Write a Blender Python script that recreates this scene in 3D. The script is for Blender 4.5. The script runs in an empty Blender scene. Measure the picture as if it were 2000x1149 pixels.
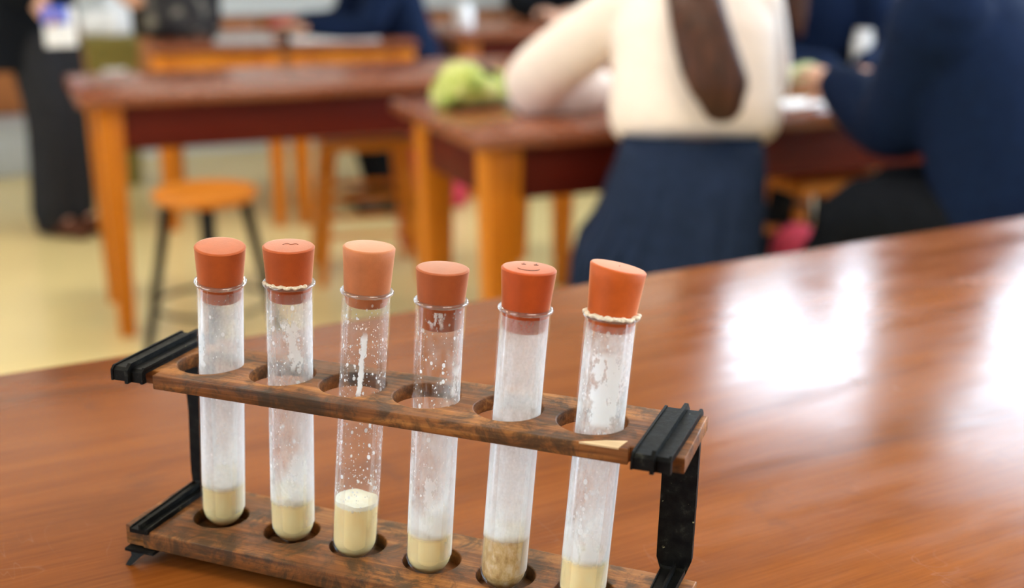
import bpy, bmesh, math, random
from mathutils import Vector, Matrix
random.seed(7)
C = bpy.context.scene.collection
V = Vector
PI = math.pi

# ------------------------------------------------------------------ camera
BENCH = 0.9                                   # height of the bench the camera stands over
CAM_Z = BENCH + 0.335
PITCH = math.radians(16.6)
cam_data = bpy.data.cameras.new('camera')
cam = bpy.data.objects.new('camera', cam_data)
C.objects.link(cam)
cam.location = (0, 0, CAM_Z)
cam.rotation_euler = (PI / 2 - PITCH, 0, 0)
cam_data.sensor_width = 36
cam_data.lens = 45
cam_data.clip_start = 0.02
cam_data.dof.use_dof = True
cam_data.dof.focus_distance = 0.63
cam_data.dof.aperture_fstop = 4.7
bpy.context.scene.camera = cam

# ------------------------------------------------------------------ world, exposure, render depth
sc = bpy.context.scene
world = bpy.data.worlds.new('overcast_sky')
sc.world = world
world.use_nodes = True
bg = world.node_tree.nodes['Background']
bg.inputs[0].default_value = (0.70, 0.84, 1.0, 1)
bg.inputs[1].default_value = 9.0
sc.view_settings.view_transform = 'Standard'
sc.view_settings.look = 'None'
sc.view_settings.gamma = 1
sc.view_settings.use_curve_mapping = False
sc.view_settings.exposure = 0.36
sc.cycles.max_bounces = 10
sc.cycles.diffuse_bounces = 5
sc.cycles.transparent_max_bounces = 40
sc.cycles.sample_clamp_indirect = 6

LAMP = 25.0                                    # emission of the ceiling tubes
YAW = math.radians(22)                        # the room and its tables stand at this angle to the view
E1 = V((math.cos(YAW), math.sin(YAW), 0))
E2 = V((-math.sin(YAW), math.cos(YAW), 0))
ROOM = Matrix.Rotation(YAW, 4, 'Z')
RX0, RX1, RY0, RY1, RH = -4.2, 3.2, -3.0, 7.5, 3.2
WIN_Z0, WIN_Z1 = 1.0, 2.36
RIGHT_WINDOWS = [(-2.4, -0.9), (-0.5, 1.94), (2.3, 3.86), (4.22, 5.85)]
LEFT_WINDOWS = [(-1.8, 0.2), (2.6, 4.9)]
BACK_WINDOWS = []


def portal(name, center, sx, sy, rot):
    d = bpy.data.lights.new(name, 'AREA')
    d.shape = 'RECTANGLE'
    d.size, d.size_y = sx, sy
    d.cycles.is_portal = True
    o = bpy.data.objects.new(name, d)
    C.objects.link(o)
    o.matrix_world = ROOM @ Matrix.Translation(center) @ rot
    return o


for y0, y1 in RIGHT_WINDOWS:                  # the daylight comes in here
    portal('window_daylight', V((RX1 + 0.01, (y0 + y1) / 2, (WIN_Z0 + WIN_Z1) / 2)), WIN_Z1 - WIN_Z0, y1 - y0,
           Matrix.Rotation(PI / 2, 4, 'Y'))
for y0, y1 in LEFT_WINDOWS:
    portal('window_daylight', V((RX0 - 0.01, (y0 + y1) / 2, (WIN_Z0 + WIN_Z1) / 2)), WIN_Z1 - WIN_Z0, y1 - y0,
           Matrix.Rotation(-PI / 2, 4, 'Y'))

for x0, x1 in BACK_WINDOWS:
    portal('window_daylight', V(((x0 + x1) / 2, RY1 + 0.01, (WIN_Z0 + WIN_Z1) / 2)), x1 - x0, WIN_Z1 - WIN_Z0,
           Matrix.Rotation(-PI / 2, 4, 'X'))


# ------------------------------------------------------------------ helpers: placing
def ray(px, py):
    f = 2500.0
    c, s = math.cos(PITCH), math.sin(PITCH)
    u, v = (px - 1000) / f, (574.5 - py) / f
    return V((u, c + v * s, -s + v * c))


def at(px, py, z):
    """the world point at height z seen at px, py of the photograph"""
    d = ray(px, py)
    p = V((0, 0, CAM_Z)) + d * ((z - CAM_Z) / d.z)
    p.z = z
    return p


def on_depth(px, py, Y):
    d = ray(px, py)
    return V((0, 0, CAM_Z)) + d * (Y / d.y)


def seen_y(p):
    """image row of a world point"""
    c, s = math.cos(PITCH), math.sin(PITCH)
    d = V(p) - V((0, 0, CAM_Z))
    return 574.5 - 2500 * (d.y * s + d.z * c) / (d.y * c - d.z * s)


def depth(p):
    d = V(p) - V((0, 0, CAM_Z))
    return d.y * math.cos(PITCH) - d.z * math.sin(PITCH)


# ------------------------------------------------------------------ helpers: properties
def tag(o, label=None, cat=None, group=None, kind=None):
    if label: o['label'] = label
    if cat: o['category'] = cat
    if group: o['group'] = group
    if kind: o['kind'] = kind
    return o


def empty(name, loc=(0, 0, 0), rz=0.0, **kw):
    o = bpy.data.objects.new(name, None)
    C.objects.link(o)
    o.empty_display_size = 0.05
    o.matrix_world = Matrix.Translation(V(loc)) @ Matrix.Rotation(rz, 4, 'Z')
    return tag(o, **kw)


def link(name, me, mat, parent=None, **kw):
    o = bpy.data.objects.new(name, me)
    C.objects.link(o)
    if mat is not None:
        me.materials.clear()
        me.materials.append(mat)
    if parent is not None:
        o.parent = parent
    return tag(o, **kw)


def obj(name, bm, mat, parent=None, smooth=True, angle=40, **kw):
    bmesh.ops.recalc_face_normals(bm, faces=bm.faces)
    me = bpy.data.meshes.new(name)
    bm.to_mesh(me)
    bm.free()
    if smooth:
        for p in me.polygons: p.use_smooth = True
        me.set_sharp_from_angle(angle=math.radians(angle))
    return link(name, me, mat, parent, **kw)


def copy_tree(o, parent=None):
    c = o.copy()
    C.objects.link(c)
    if parent is not None: c.parent = parent
    for ch in list(o.children):
        copy_tree(ch, c)
    return c


# ------------------------------------------------------------------ helpers: shapes
def box(bm, x0, x1, y0, y1, z0, z1, bevel=0.0, M=None, seg=2):
    vs = [bm.verts.new(V((x, y, z))) for x in (x0, x1) for y in (y0, y1) for z in (z0, z1)]
    idx = [(0, 1, 3, 2), (4, 6, 7, 5), (0, 4, 5, 1), (2, 3, 7, 6), (0, 2, 6, 4), (1, 5, 7, 3)]
    fs = [bm.faces.new([vs[i] for i in f]) for f in idx]
    out = vs
    if bevel > 0:
        es = list({e for f in fs for e in f.edges})
        r = bmesh.ops.bevel(bm, geom=es, offset=bevel, segments=seg, affect='EDGES', profile=0.5)
        out = list({v for f in r['faces'] for v in f.verts} | {v for v in vs if v.is_valid})
    if M is not None:
        bmesh.ops.transform(bm, matrix=M, verts=out)
    return out


def taper_box(bm, c0, h0, c1, h1, yaw=0.0):
    """square post between two centres with half sizes h0 and h1"""
    R = Matrix.Rotation(yaw, 3, 'Z')
    a = [bm.verts.new(V(c0) + R @ V((sx * h0, sy * h0, 0))) for sx, sy in ((-1, -1), (1, -1), (1, 1), (-1, 1))]
    b = [bm.verts.new(V(c1) + R @ V((sx * h1, sy * h1, 0))) for sx, sy in ((-1, -1), (1, -1), (1, 1), (-1, 1))]
    fs = [bm.faces.new(a[::-1]), bm.faces.new(b)]
    for i in range(4):
        fs.append(bm.faces.new((a[i], a[(i + 1) % 4], b[(i + 1) % 4], b[i])))
    es = list({e for f in fs for e in f.edges})
    bmesh.ops.bevel(bm, geom=es, offset=min(h0, h1) * 0.16, segments=2, affect='EDGES', profile=0.5)


def lathe(bm, prof, n=64, close=False, M=None):
    """prof: (radius, z) list; radius 0 closes to a point"""
    rows = []
    for r, z in prof:
        if r < 1e-7:
            rows.append([bm.verts.new((0, 0, z))])
        else:
            rows.append([bm.verts.new((r * math.cos(2 * PI * k / n), r * math.sin(2 * PI * k / n), z)) for k in range(n)])
    pairs = list(zip(rows, rows[1:]))
    if close: pairs.append((rows[-1], rows[0]))
    for a, b in pairs:
        for k in range(n):
            k2 = (k + 1) % n
            if len(a) == 1 and len(b) == 1: continue
            if len(a) == 1: bm.faces.new((a[0], b[k], b[k2]))
            elif len(b) == 1: bm.faces.new((a[k], a[k2], b[0]))
            else: bm.faces.new((a[k], a[k2], b[k2], b[k]))
    if M is not None:
        bmesh.ops.transform(bm, matrix=M, verts=[v for r in rows for v in r])


def ring_loft(bm, rings, cap=True):
    """rings: lists of points, all the same length"""
    rows = [[bm.verts.new(p) for p in r] for r in rings]
    n = len(rows[0])
    for a, b in zip(rows, rows[1:]):
        for k in range(n):
            bm.faces.new((a[k], a[(k + 1) % n], b[(k + 1) % n], b[k]))
    if cap:
        bm.faces.new(rows[0][::-1])
        bm.faces.new(rows[-1])
    return rows


def ell(c, ax, bx, n=20):
    c, ax, bx = V(c), V(ax), V(bx)
    return [c + ax * math.cos(2 * PI * k / n) + bx * math.sin(2 * PI * k / n) for k in range(n)]


def limb(bm, pts, rad, n=14, flat=1.0, side=None):
    """rounded tapering limb through pts; flat squeezes it across 'side'"""
    pts = [V(p) for p in pts]
    # round the path a little
    P, R = [pts[0]], [rad[0]]
    for i in range(1, len(pts)):
        m = 6
        for k in range(1, m + 1):
            t = k / m
            p0 = pts[i - 2] if i > 1 else pts[i - 1]
            p1, p2 = pts[i - 1], pts[i]
            p3 = pts[i + 1] if i + 1 < len(pts) else pts[i]
            q = 0.5 * ((2 * p1) + (p2 - p0) * t + (2 * p0 - 5 * p1 + 4 * p2 - p3) * t * t + (3 * p1 - p0 - 3 * p2 + p3) * t ** 3)
            P.append(q); R.append(rad[i - 1] + (rad[i] - rad[i - 1]) * t)
    rings = []
    s = V(side) if side is not None else V((0.3, 0.2, 0.9)).normalized()
    for i, p in enumerate(P):
        t = (P[min(i + 1, len(P) - 1)] - P[max(i - 1, 0)]).normalized()
        a = (s - t * s.dot(t))
        if a.length < 1e-4: a = t.orthogonal()
        a.normalize()
        b = t.cross(a)
        if i == 0:
            for q in (0.35, 0.75): rings.append(ell(p - t * R[0] * math.sqrt(1 - q * q), a * R[0] * q * flat, b * R[0] * q, n))
        rings.append(ell(p, a * R[i] * flat, b * R[i], n))
        if i == len(P) - 1:
            for q in (0.75, 0.35): rings.append(ell(p + t * R[i] * math.sqrt(1 - q * q), a * R[i] * q * flat, b * R[i] * q, n))
    ring_loft(bm, rings)


def blob(bm, c, r, M=None, n=16, m=12):
    """ellipsoid with radii r"""
    prof = [(math.sin(PI * k / m), -math.cos(PI * k / m)) for k in range(m + 1)]
    T = Matrix.Translation(V(c)) @ (M.to_4x4() if M is not None else Matrix.Identity(4)) @ Matrix.Diagonal((r[0], r[1], r[2], 1))
    lathe(bm, prof, n=n, M=T)


def baked(bm, mods, name='m'):
    """mesh of bm with modifiers applied"""
    bmesh.ops.recalc_face_normals(bm, faces=bm.faces)
    me = bpy.data.meshes.new(name)
    bm.to_mesh(me); bm.free()
    o = bpy.data.objects.new(name, me)
    C.objects.link(o)
    for typ, kw in mods:
        m = o.modifiers.new(typ, typ)
        for k, v in kw.items(): setattr(m, k, v)
    dg = bpy.context.evaluated_depsgraph_get()
    dg.update()
    out = bpy.data.meshes.new_from_object(o.evaluated_get(dg))
    bpy.data.objects.remove(o)
    bpy.data.meshes.remove(me)
    out.name = name
    for p in out.polygons: p.use_smooth = True
    return out


def fused(bm, voxel=0.008, smooth=4, name='m'):
    return baked(bm, [('REMESH', dict(mode='VOXEL', voxel_size=voxel)), ('SMOOTH', dict(factor=0.5, iterations=smooth))], name)


def plate(outline, holes, t, bevel=0.0006, name='plate'):
    """flat board: outline and round holes (x, y, r) cut in 2-D, thickness t, top at z = 0"""
    cu = bpy.data.curves.new(name, 'CURVE')
    cu.dimensions = '2D'
    cu.fill_mode = 'BOTH'
    loops = [outline] + [[(x + r * math.cos(2 * PI * k / 56), y + r * math.sin(2 * PI * k / 56)) for k in range(56)] for x, y, r in holes]
    for lp in loops:
        sp = cu.splines.new('POLY')
        sp.points.add(len(lp) - 1)
        for p, q in zip(sp.points, lp): p.co = (q[0], q[1], 0, 1)
        sp.use_cyclic_u = True
    cu.extrude = t / 2 - bevel
    cu.bevel_depth = bevel
    cu.bevel_resolution = 2
    cu.offset = -bevel
    o = bpy.data.objects.new(name, cu)
    C.objects.link(o)
    dg = bpy.context.evaluated_depsgraph_get()
    dg.update()
    me = bpy.data.meshes.new_from_object(o.evaluated_get(dg))
    bpy.data.objects.remove(o)
    me.transform(Matrix.Translation((0, 0, -t / 2)))
    for p in me.polygons: p.use_smooth = True
    me.set_sharp_from_angle(angle=math.radians(50))
    return me


# ------------------------------------------------------------------ helpers: materials
class Mat:
    def __init__(s, name):
        s.m = bpy.data.materials.new(name)
        s.m.use_nodes = True
        s.t = s.m.node_tree
        s.t.nodes.clear()
        s.out = s.t.nodes.new('ShaderNodeOutputMaterial')

    def n(s, typ, ins=None, out=0, **kw):
        nd = s.t.nodes.new(typ)
        for k, v in kw.items(): setattr(nd, k, v)
        for k, v in (ins or {}).items():
            if isinstance(v, bpy.types.NodeSocket): s.t.links.new(v, nd.inputs[k])
            else: nd.inputs[k].default_value = v
        return nd.outputs[out]

    def math(s, op, a, b=0.0, clamp=False):
        return s.n('ShaderNodeMath', {0: a, 1: b}, operation=op, use_clamp=clamp)

    def coord(s, scale=(1, 1, 1), rot=(0, 0, 0), kind='Object', loc=(0, 0, 0)):
        tc = s.t.nodes.new('ShaderNodeTexCoord').outputs[kind]
        return s.n('ShaderNodeMapping', {'Vector': tc, 'Scale': scale, 'Rotation': rot, 'Location': loc})

    def noise(s, vec, scale, detail=4, rough=0.55, dist=0.0):
        return s.n('ShaderNodeTexNoise', {'Vector': vec, 'Scale': scale, 'Detail': detail, 'Roughness': rough, 'Distortion': dist})

    def ramp(s, fac, stops, interp='LINEAR'):
        nd = s.t.nodes.new('ShaderNodeValToRGB')
        nd.color_ramp.interpolation = interp
        el = nd.color_ramp.elements
        while len(el) < len(stops): el.new(0.5)
        for e, (p, c) in zip(el, stops):
            e.position = p
            e.color = (c[0], c[1], c[2], 1) if not isinstance(c, (int, float)) else (c, c, c, 1)
        s.t.links.new(fac, nd.inputs[0])
        return nd.outputs[0]

    def remap(s, x, a, b, c=0.0, d=1.0, smooth=True):
        return s.n('ShaderNodeMapRange', {0: x, 1: a, 2: b, 3: c, 4: d}, interpolation_type='SMOOTHSTEP' if smooth else 'LINEAR')

    def mixc(s, fac, a, b, mode='MIX'):
        nd = s.t.nodes.new('ShaderNodeMix')
        nd.data_type = 'RGBA'; nd.blend_type = mode
        for i, v in ((0, fac), (6, a), (7, b)):
            if isinstance(v, bpy.types.NodeSocket): s.t.links.new(v, nd.inputs[i])
            else: nd.inputs[i].default_value = v if i == 0 else (v[0], v[1], v[2], 1)
        return nd.outputs[2]

    def bump(s, h, strength=0.2, dist=0.01):
        return s.n('ShaderNodeBump', {'Height': h, 'Strength': strength, 'Distance': dist})

    def bsdf(s, **kw):
        ins = {}
        for k, v in kw.items():
            key = k.replace('_', ' ')
            if isinstance(v, tuple) and len(v) == 3 and ('Color' in key or 'Tint' in key): v = (*v, 1)
            ins[key] = v
        return s.n('ShaderNodeBsdfPrincipled', ins)

    def done(s, sh):
        s.t.links.new(sh, s.out.inputs['Surface'])
        return s.m


def paint(name, col, rough=0.5, vary=0.12, scale=40, bump=0.0, bscale=200, spec=0.5, sheen=0.0):
    """one colour with a little natural unevenness"""
    k = Mat(name)
    n = k.noise(k.coord(), scale, 3)
    a = tuple(c * (1 - vary) for c in col)
    b = tuple(min(1, c * (1 + vary)) for c in col)
    kw = dict(Base_Color=k.ramp(n, [(0.3, a), (0.7, b)]), Roughness=rough, Specular_IOR_Level=spec)
    if bump: kw['Normal'] = k.bump(k.noise(k.coord(), bscale, 4), bump, 0.002)
    if sheen: kw['Sheen_Weight'] = sheen
    return k.done(k.bsdf(**kw))


def wood(name, dark, mid, light, scale=1.0, rough=(0.25, 0.4), axis=0, bump=0.05, coat=0.0, spec=0.4, fine=1.0, stain=None, stain_amt=0.0):
    k = Mat(name)
    st = [9.0 * scale] * 3
    st[axis] = 0.9 * scale
    v = k.coord(tuple(st))
    big = k.noise(v, 1.0, 5, 0.6, 0.6)
    st2 = [90.0 * scale * fine] * 3
    st2[axis] = 3.0 * scale * fine
    fib = k.noise(k.coord(tuple(st2)), 1.0, 4, 0.65)
    mix = k.math('ADD', k.math('MULTIPLY', big, 0.62), k.math('MULTIPLY', fib, 0.38))
    col = k.ramp(mix, [(0.33, dark), (0.5, mid), (0.66, light)])
    if stain is not None:
        blot = k.noise(k.coord(loc=(3, 1, 2)), 11 * scale, 6, 0.72, 0.6)
        col = k.mixc(k.remap(blot, 0.43, 0.62, 0, stain_amt), col, stain)
    r = k.remap(k.noise(k.coord(), 7 * scale, 5, 0.7), 0.3, 0.7, rough[0], rough[1])
    return k.done(k.bsdf(Base_Color=col, Roughness=r, Coat_Weight=coat, Coat_Roughness=0.12, Specular_IOR_Level=spec,
                         Normal=k.bump(mix, bump, 0.002)))


def thin_glass(name, tint=(0.97, 0.985, 0.98), refl=1.0):
    k = Mat(name)
    fr = k.n('ShaderNodeLayerWeight', {'Blend': 0.35}, out=0)
    fac = k.math('ADD', k.math('MULTIPLY', k.math('POWER', fr, 3.0), 0.20 * refl), 0.006, clamp=True)
    tr = k.n('ShaderNodeBsdfTransparent', {'Color': (*tint, 1)})
    gl = k.n('ShaderNodeBsdfGlossy', {'Color': (1, 1, 1, 1), 'Roughness': 0.06})
    return k.done(k.n('ShaderNodeMixShader', {0: fac, 1: tr, 2: gl}))


def make_bench_wood():
    k = Mat('bench_mahogany')
    v = k.coord((1.2, 10, 10))
    big = k.noise(v, 1.0, 6, 0.6, 1.2)
    fib = k.noise(k.coord((14, 420, 420)), 1.0, 4, 0.7)
    por = k.noise(k.coord((40, 900, 900)), 1.0, 2, 0.5)
    mix = k.math('ADD', k.math('MULTIPLY', big, 0.7), k.math('MULTIPLY', fib, 0.3))
    col = k.ramp(mix, [(0.32, (0.135, 0.035, 0.006)), (0.5, (0.240, 0.068, 0.011)), (0.68, (0.325, 0.102, 0.019))])
    col = k.mixc(k.remap(por, 0.60, 0.72, 0, 0.45), col, (0.19, 0.048, 0.013))
    # dark worn spots
    blot = k.noise(k.coord(loc=(2, 5, 0)), 9, 6, 0.65, 0.4)
    col = k.mixc(k.remap(blot, 0.60, 0.74, 0, 0.5), col, (0.13, 0.045, 0.020))
    # pale scratches: thin bands of a warped noise in two directions
    s1 = k.noise(k.coord((1.0, 6.0, 1), (0, 0, 0.5)), 5, 2, 0.5, 1.0)
    l1 = k.remap(k.math('ABSOLUTE', k.math('SUBTRACT', s1, 0.5)), 0.0, 0.006, 1, 0)
    s2 = k.noise(k.coord((7.0, 1.2, 1), (0, 0, -0.3)), 6, 2, 0.5, 0.6)
    l2 = k.remap(k.math('ABSOLUTE', k.math('SUBTRACT', s2, 0.47)), 0.0, 0.005, 1, 0)
    gate = k.remap(k.noise(k.coord(loc=(7, 7, 7)), 6, 3), 0.5, 0.68)
    scr = k.math('MULTIPLY', k.math('ADD', l1, l2, clamp=True), gate)
    col = k.mixc(k.math('MULTIPLY', scr, 0.10), col, (0.55, 0.42, 0.38))
    r = k.remap(k.noise(k.coord((6, 26, 6)), 1.4, 6, 0.7), 0.3, 0.7, 0.15, 0.25)
    r = k.math('ADD', r, k.math('MULTIPLY', scr, 0.1))
    return k.done(k.bsdf(Base_Color=col, Roughness=r, Specular_IOR_Level=0.18,
                         Normal=k.bump(mix, 0.06, 0.002)))


M_bench = make_bench_wood()
M_tabletop = wood('tabletop_mahogany', (0.14, 0.036, 0.013), (0.24, 0.066, 0.024), (0.32, 0.10, 0.04), 1.0, (0.2, 0.3), spec=.7)
M_apron = wood('apron_oxblood', (0.060, 0.004, 0.0015), (0.090, 0.006, 0.002), (0.12, 0.010, 0.003), 1.0, (0.45, 0.6), spec=.2)
M_leg = wood('leg_orange_pine', (0.42, 0.115, 0.005), (0.56, 0.170, 0.008), (0.66, 0.22, 0.016), 1.0, (0.4, 0.5), axis=2, spec=.25)
M_seat = wood('seat_orange_beech', (0.42, 0.12, 0.008), (0.56, 0.175, 0.012), (0.66, 0.24, 0.03), 1.5, (0.4, 0.5), spec=.3)
M_cab = wood('cabinet_wood', (0.26, 0.085, 0.022), (0.37, 0.13, 0.038), (0.46, 0.18, 0.06), 1.0, (0.35, 0.5), axis=2)
M_rack = wood('rack_wood', (0.040, 0.013, 0.004), (0.22, 0.078, 0.019), (0.52, 0.215, 0.055), 5.0, (0.4, 0.65), bump=0.4, fine=1.0, spec=.25,
              stain=(0.035, 0.024, 0.012), stain_amt=0.8)
M_patch = wood('bare_wood', (0.55, 0.36, 0.18), (0.70, 0.5, 0.28), (0.78, 0.6, 0.36), 8.0, (0.6, 0.7))
M_floor = paint('cream_vinyl', (0.80, 0.64, 0.30), 0.22, 0.05, 3.0)
M_wall = paint('cream_plaster', (0.46, 0.43, 0.36), 0.8, 0.04, 8)
M_wall_white = paint('white_plaster', (0.62, 0.62, 0.60), 0.8, 0.03, 8)
M_ceiling = paint('white_ceiling', (0.48, 0.47, 0.45), 0.85, 0.03, 8)
M_white = paint('white_gloss_paint', (0.8, 0.8, 0.78), 0.4, 0.03, 10)
M_worktop = paint('pale_grey_worktop', (0.62, 0.64, 0.65), 0.35, 0.05, 20)


def make_metal():
    k = Mat('worn_black_enamel')
    n = k.noise(k.coord(), 160, 5, 0.65)
    c = k.ramp(n, [(0.40, (0.0035, 0.0035, 0.004)), (0.60, (0.010, 0.010, 0.009)), (0.76, (0.045, 0.045, 0.036))])
    sp = k.noise(k.coord(loc=(4, 2, 7)), 210, 3, 0.6)
    c = k.mixc(k.remap(sp, 0.70, 0.74, 0, .7), c, (0.42, 0.42, 0.24))
    return k.done(k.bsdf(Base_Color=c, Roughness=k.remap(n, .3, .7, .38, .55), Specular_IOR_Level=0.10,
                         Normal=k.bump(n, 0.25, 0.001)))


M_steel = make_metal()
M_blackleg = paint('black_leg_paint', (0.008, 0.008, 0.007), 0.5, 0.2, spec=.15)
M_brass = paint('brass_knob', (0.55, 0.4, 0.16), 0.35, 0.1)
M_glass = thin_glass('test_tube_glass', tint=(0.99, 0.995, 0.995))
_k = Mat('rim_glass')
_f = _k.math('ADD', _k.math('MULTIPLY', _k.n('ShaderNodeLayerWeight', {'Blend': 0.4}, out=0), .6), .06, clamp=True)
_w = _k.n('ShaderNodeMixShader', {0: .3, 1: _k.n('ShaderNodeBsdfTransparent', {'Color': (.96, .98, .98, 1)}), 2: _k.n('ShaderNodeBsdfTranslucent', {'Color': (.9, .93, .93, 1)})})
M_rim = _k.done(_k.n('ShaderNodeMixShader', {0: _f, 1: _w, 2: _k.n('ShaderNodeBsdfGlossy', {'Color': (1, 1, 1, 1), 'Roughness': 0.08})}))
M_pane = thin_glass('window_glass', refl=0.4)
M_navy = paint('navy_wool', (0.005, 0.012, 0.038), 0.9, 0.25, 60, bump=0.4, bscale=500, spec=.1)
M_skirt = paint('navy_skirt_cloth', (0.014, 0.023, 0.050), 0.9, 0.25, 50, bump=0.2, spec=.1)
M_black_cloth = paint('black_cloth', (0.006, 0.007, 0.010), 0.9, 0.3, 60, spec=.1)
M_charcoal = paint('charcoal_trousers', (0.022, 0.022, 0.026), 0.9, 0.3, 60, spec=.1)
M_blouse = paint('cream_blouse', (0.87, 0.74, 0.67), 0.85, 0.04, 30, bump=0.3, bscale=60, spec=.2)
M_skin = paint('skin', (0.62, 0.33, 0.22), 0.5, 0.08, 30)
M_lips = paint('lips', (0.5, 0.18, 0.15), 0.5)
M_eye = paint('eye_white', (0.75, 0.73, 0.7), 0.2)
M_shoe = paint('brown_shoe_leather', (0.075, 0.022, 0.008), 0.5, 0.2, spec=.15)
M_blackshoe = paint('black_shoe_leather', (0.012, 0.011, 0.011), 0.35, 0.2)
M_paper = paint('white_paper', (0.82, 0.82, 0.84), 0.7, 0.02)
M_grey_paper = paint('grey_paper', (0.42, 0.44, 0.46), 0.7, 0.04)
M_pink = paint('pink_cloth', (0.62, 0.045, 0.10), 0.7, 0.15, 30)
M_red = paint('red_cloth', (0.45, 0.05, 0.06), 0.75, 0.2, 30)
M_blue = paint('blue_card', (0.06, 0.12, 0.62), 0.5, 0.1)
M_olive = paint('olive_plastic', (0.20, 0.155, 0.03), 0.5, 0.1)
M_greyplastic = paint('pale_grey_plastic', (0.45, 0.48, 0.5), 0.5, 0.05)


def make_hair(name, a, b):
    k = Mat(name)
    n = k.noise(k.coord((70, 70, 5)), 1.0, 4, 0.6)
    return k.done(k.bsdf(Base_Color=k.ramp(n, [(0.3, a), (0.7, b)]), Roughness=0.5, Specular_IOR_Level=.25, Normal=k.bump(n, 0.5, 0.004)))


M_hair_brown = make_hair('brown_hair', (0.012, 0.004, 0.002), (0.095, 0.030, 0.013))
M_hair_fair = make_hair('fair_brown_hair', (0.16, 0.085, 0.04), (0.36, 0.22, 0.12))
M_hair_dark = make_hair('dark_hair', (0.010, 0.006, 0.004), (0.035, 0.02, 0.012))


def make_green_case():
    k = Mat('green_print_cloth')
    n = k.noise(k.coord(), 16, 3, 0.6, 0.8)
    c = k.ramp(n, [(0.36, (0.13, 0.20, 0.03)), (0.5, (0.44, 0.50, 0.10)), (0.66, (0.66, 0.66, 0.30))])
    return k.done(k.bsdf(Base_Color=c, Roughness=0.8))


M_greencase = make_green_case()


def make_speckle():
    k = Mat('speckled_black_fabric')
    n = k.noise(k.coord(), 14, 3, 0.6)
    c = k.ramp(n, [(0.42, (0.012, 0.012, 0.016)), (0.56, (0.03, 0.03, 0.035)), (0.7, (0.28, 0.26, 0.22))])
    return k.done(k.bsdf(Base_Color=c, Roughness=0.8))


M_speckle = make_speckle()


def lamp_mat():
    k = Mat('lamp_diffuser')
    return k.done(k.n('ShaderNodeEmission', {'Color': (1.0, 0.9, 0.74, 1), 'Strength': LAMP}))


M_lamp = lamp_mat()


# ------------------------------------------------------------------ the room
def room_obj(name, bm, mat, **kw):
    o = obj(name, bm, mat, smooth=False, **kw)
    o.matrix_world = ROOM
    return o


b = bmesh.new(); box(b, RX0 - .2, RX1 + .2, RY0 - .2, RY1 + .2, -0.1, 0.0); room_obj('floor', b, M_floor, kind='structure')
b = bmesh.new(); box(b, RX0 - .2, RX1 + .2, RY0 - .2, RY1 + .2, RH, RH + 0.1); room_obj('ceiling', b, M_ceiling, kind='structure')
b = bmesh.new(); box(b, RX0 - .2, RX1 + .2, RY0 - .2, RY0, 0, RH); room_obj('wall_front', b, M_wall, kind='structure')


def side_wall(name, x0, x1, wins):
    b = bmesh.new()
    box(b, x0, x1, RY0, RY1, 0, WIN_Z0)
    box(b, x0, x1, RY0, RY1, WIN_Z1, RH)
    ys = [RY0] + [y for w in wins for y in w] + [RY1]
    for a, c in zip(ys[0::2], ys[1::2]):
        box(b, x0, x1, a, c, WIN_Z0, WIN_Z1)
    room_obj(name, b, M_wall, kind='structure')


b = bmesh.new()
box(b, RX0 - .2, RX1 + .2, RY1, RY1 + .2, 0, WIN_Z0)
box(b, RX0 - .2, RX1 + .2, RY1, RY1 + .2, WIN_Z1, RH)
xs = [RX0 - .2] + [x for w in BACK_WINDOWS for x in w] + [RX1 + .2]
for a, c in zip(xs[0::2], xs[1::2]): box(b, a, c, RY1, RY1 + .2, WIN_Z0, WIN_Z1)
room_obj('wall_back', b, M_wall_white, kind='structure')
side_wall('wall_right', RX1, RX1 + .2, RIGHT_WINDOWS)
side_wall('wall_left', RX0 - .2, RX0, LEFT_WINDOWS)
wn = 0


def window(M, half):
    """frame, pane and sill in an opening; M puts local x along the wall and local y outwards"""
    global wn
    wn += 1
    fw = 0.045
    b = bmesh.new()
    for (xa, xb, za, zb) in ((-half, -half + fw, WIN_Z0, WIN_Z1), (half - fw, half, WIN_Z0, WIN_Z1), (-half, half, WIN_Z0, WIN_Z0 + fw), (-half, half, WIN_Z1 - fw, WIN_Z1)):
        box(b, xa, xb, .07, .13, za, zb)
    zt = WIN_Z0 + 0.62 * (WIN_Z1 - WIN_Z0)
    box(b, -half + fw, half - fw, .078, .122, zt - .018, zt + .018)
    fr = obj('window_%d' % wn, b, M_white, smooth=False, kind='structure')
    fr.matrix_world = ROOM @ M
    b = bmesh.new(); box(b, -half + fw, half - fw, .097, .103, WIN_Z0 + fw, WIN_Z1 - fw)
    obj('pane', b, M_pane, fr, smooth=False)
    b = bmesh.new(); box(b, -half, half, -.05, .07, WIN_Z0 - .03, WIN_Z0 + .001)
    obj('window_sill', b, M_white, fr, smooth=False)


for y0, y1 in RIGHT_WINDOWS: window(Matrix.Translation((RX1, (y0 + y1) / 2, 0)) @ Matrix.Rotation(-PI / 2, 4, 'Z'), (y1 - y0) / 2)
for y0, y1 in LEFT_WINDOWS: window(Matrix.Translation((RX0, (y0 + y1) / 2, 0)) @ Matrix.Rotation(PI / 2, 4, 'Z'), (y1 - y0) / 2)
for x0, x1 in BACK_WINDOWS: window(Matrix.Translation(((x0 + x1) / 2, RY1, 0)), (x1 - x0) / 2)
b = bmesh.new(); box(b, RX0, RX0 + .02, RY0, RY1, 0, 0.12); room_obj('baseboard_left', b, M_white, kind='structure')
b = bmesh.new(); box(b, RX1 - .02, RX1, RY0, RY1 - .7, 0, 0.12); room_obj('baseboard_right', b, M_white, kind='structure')

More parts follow.
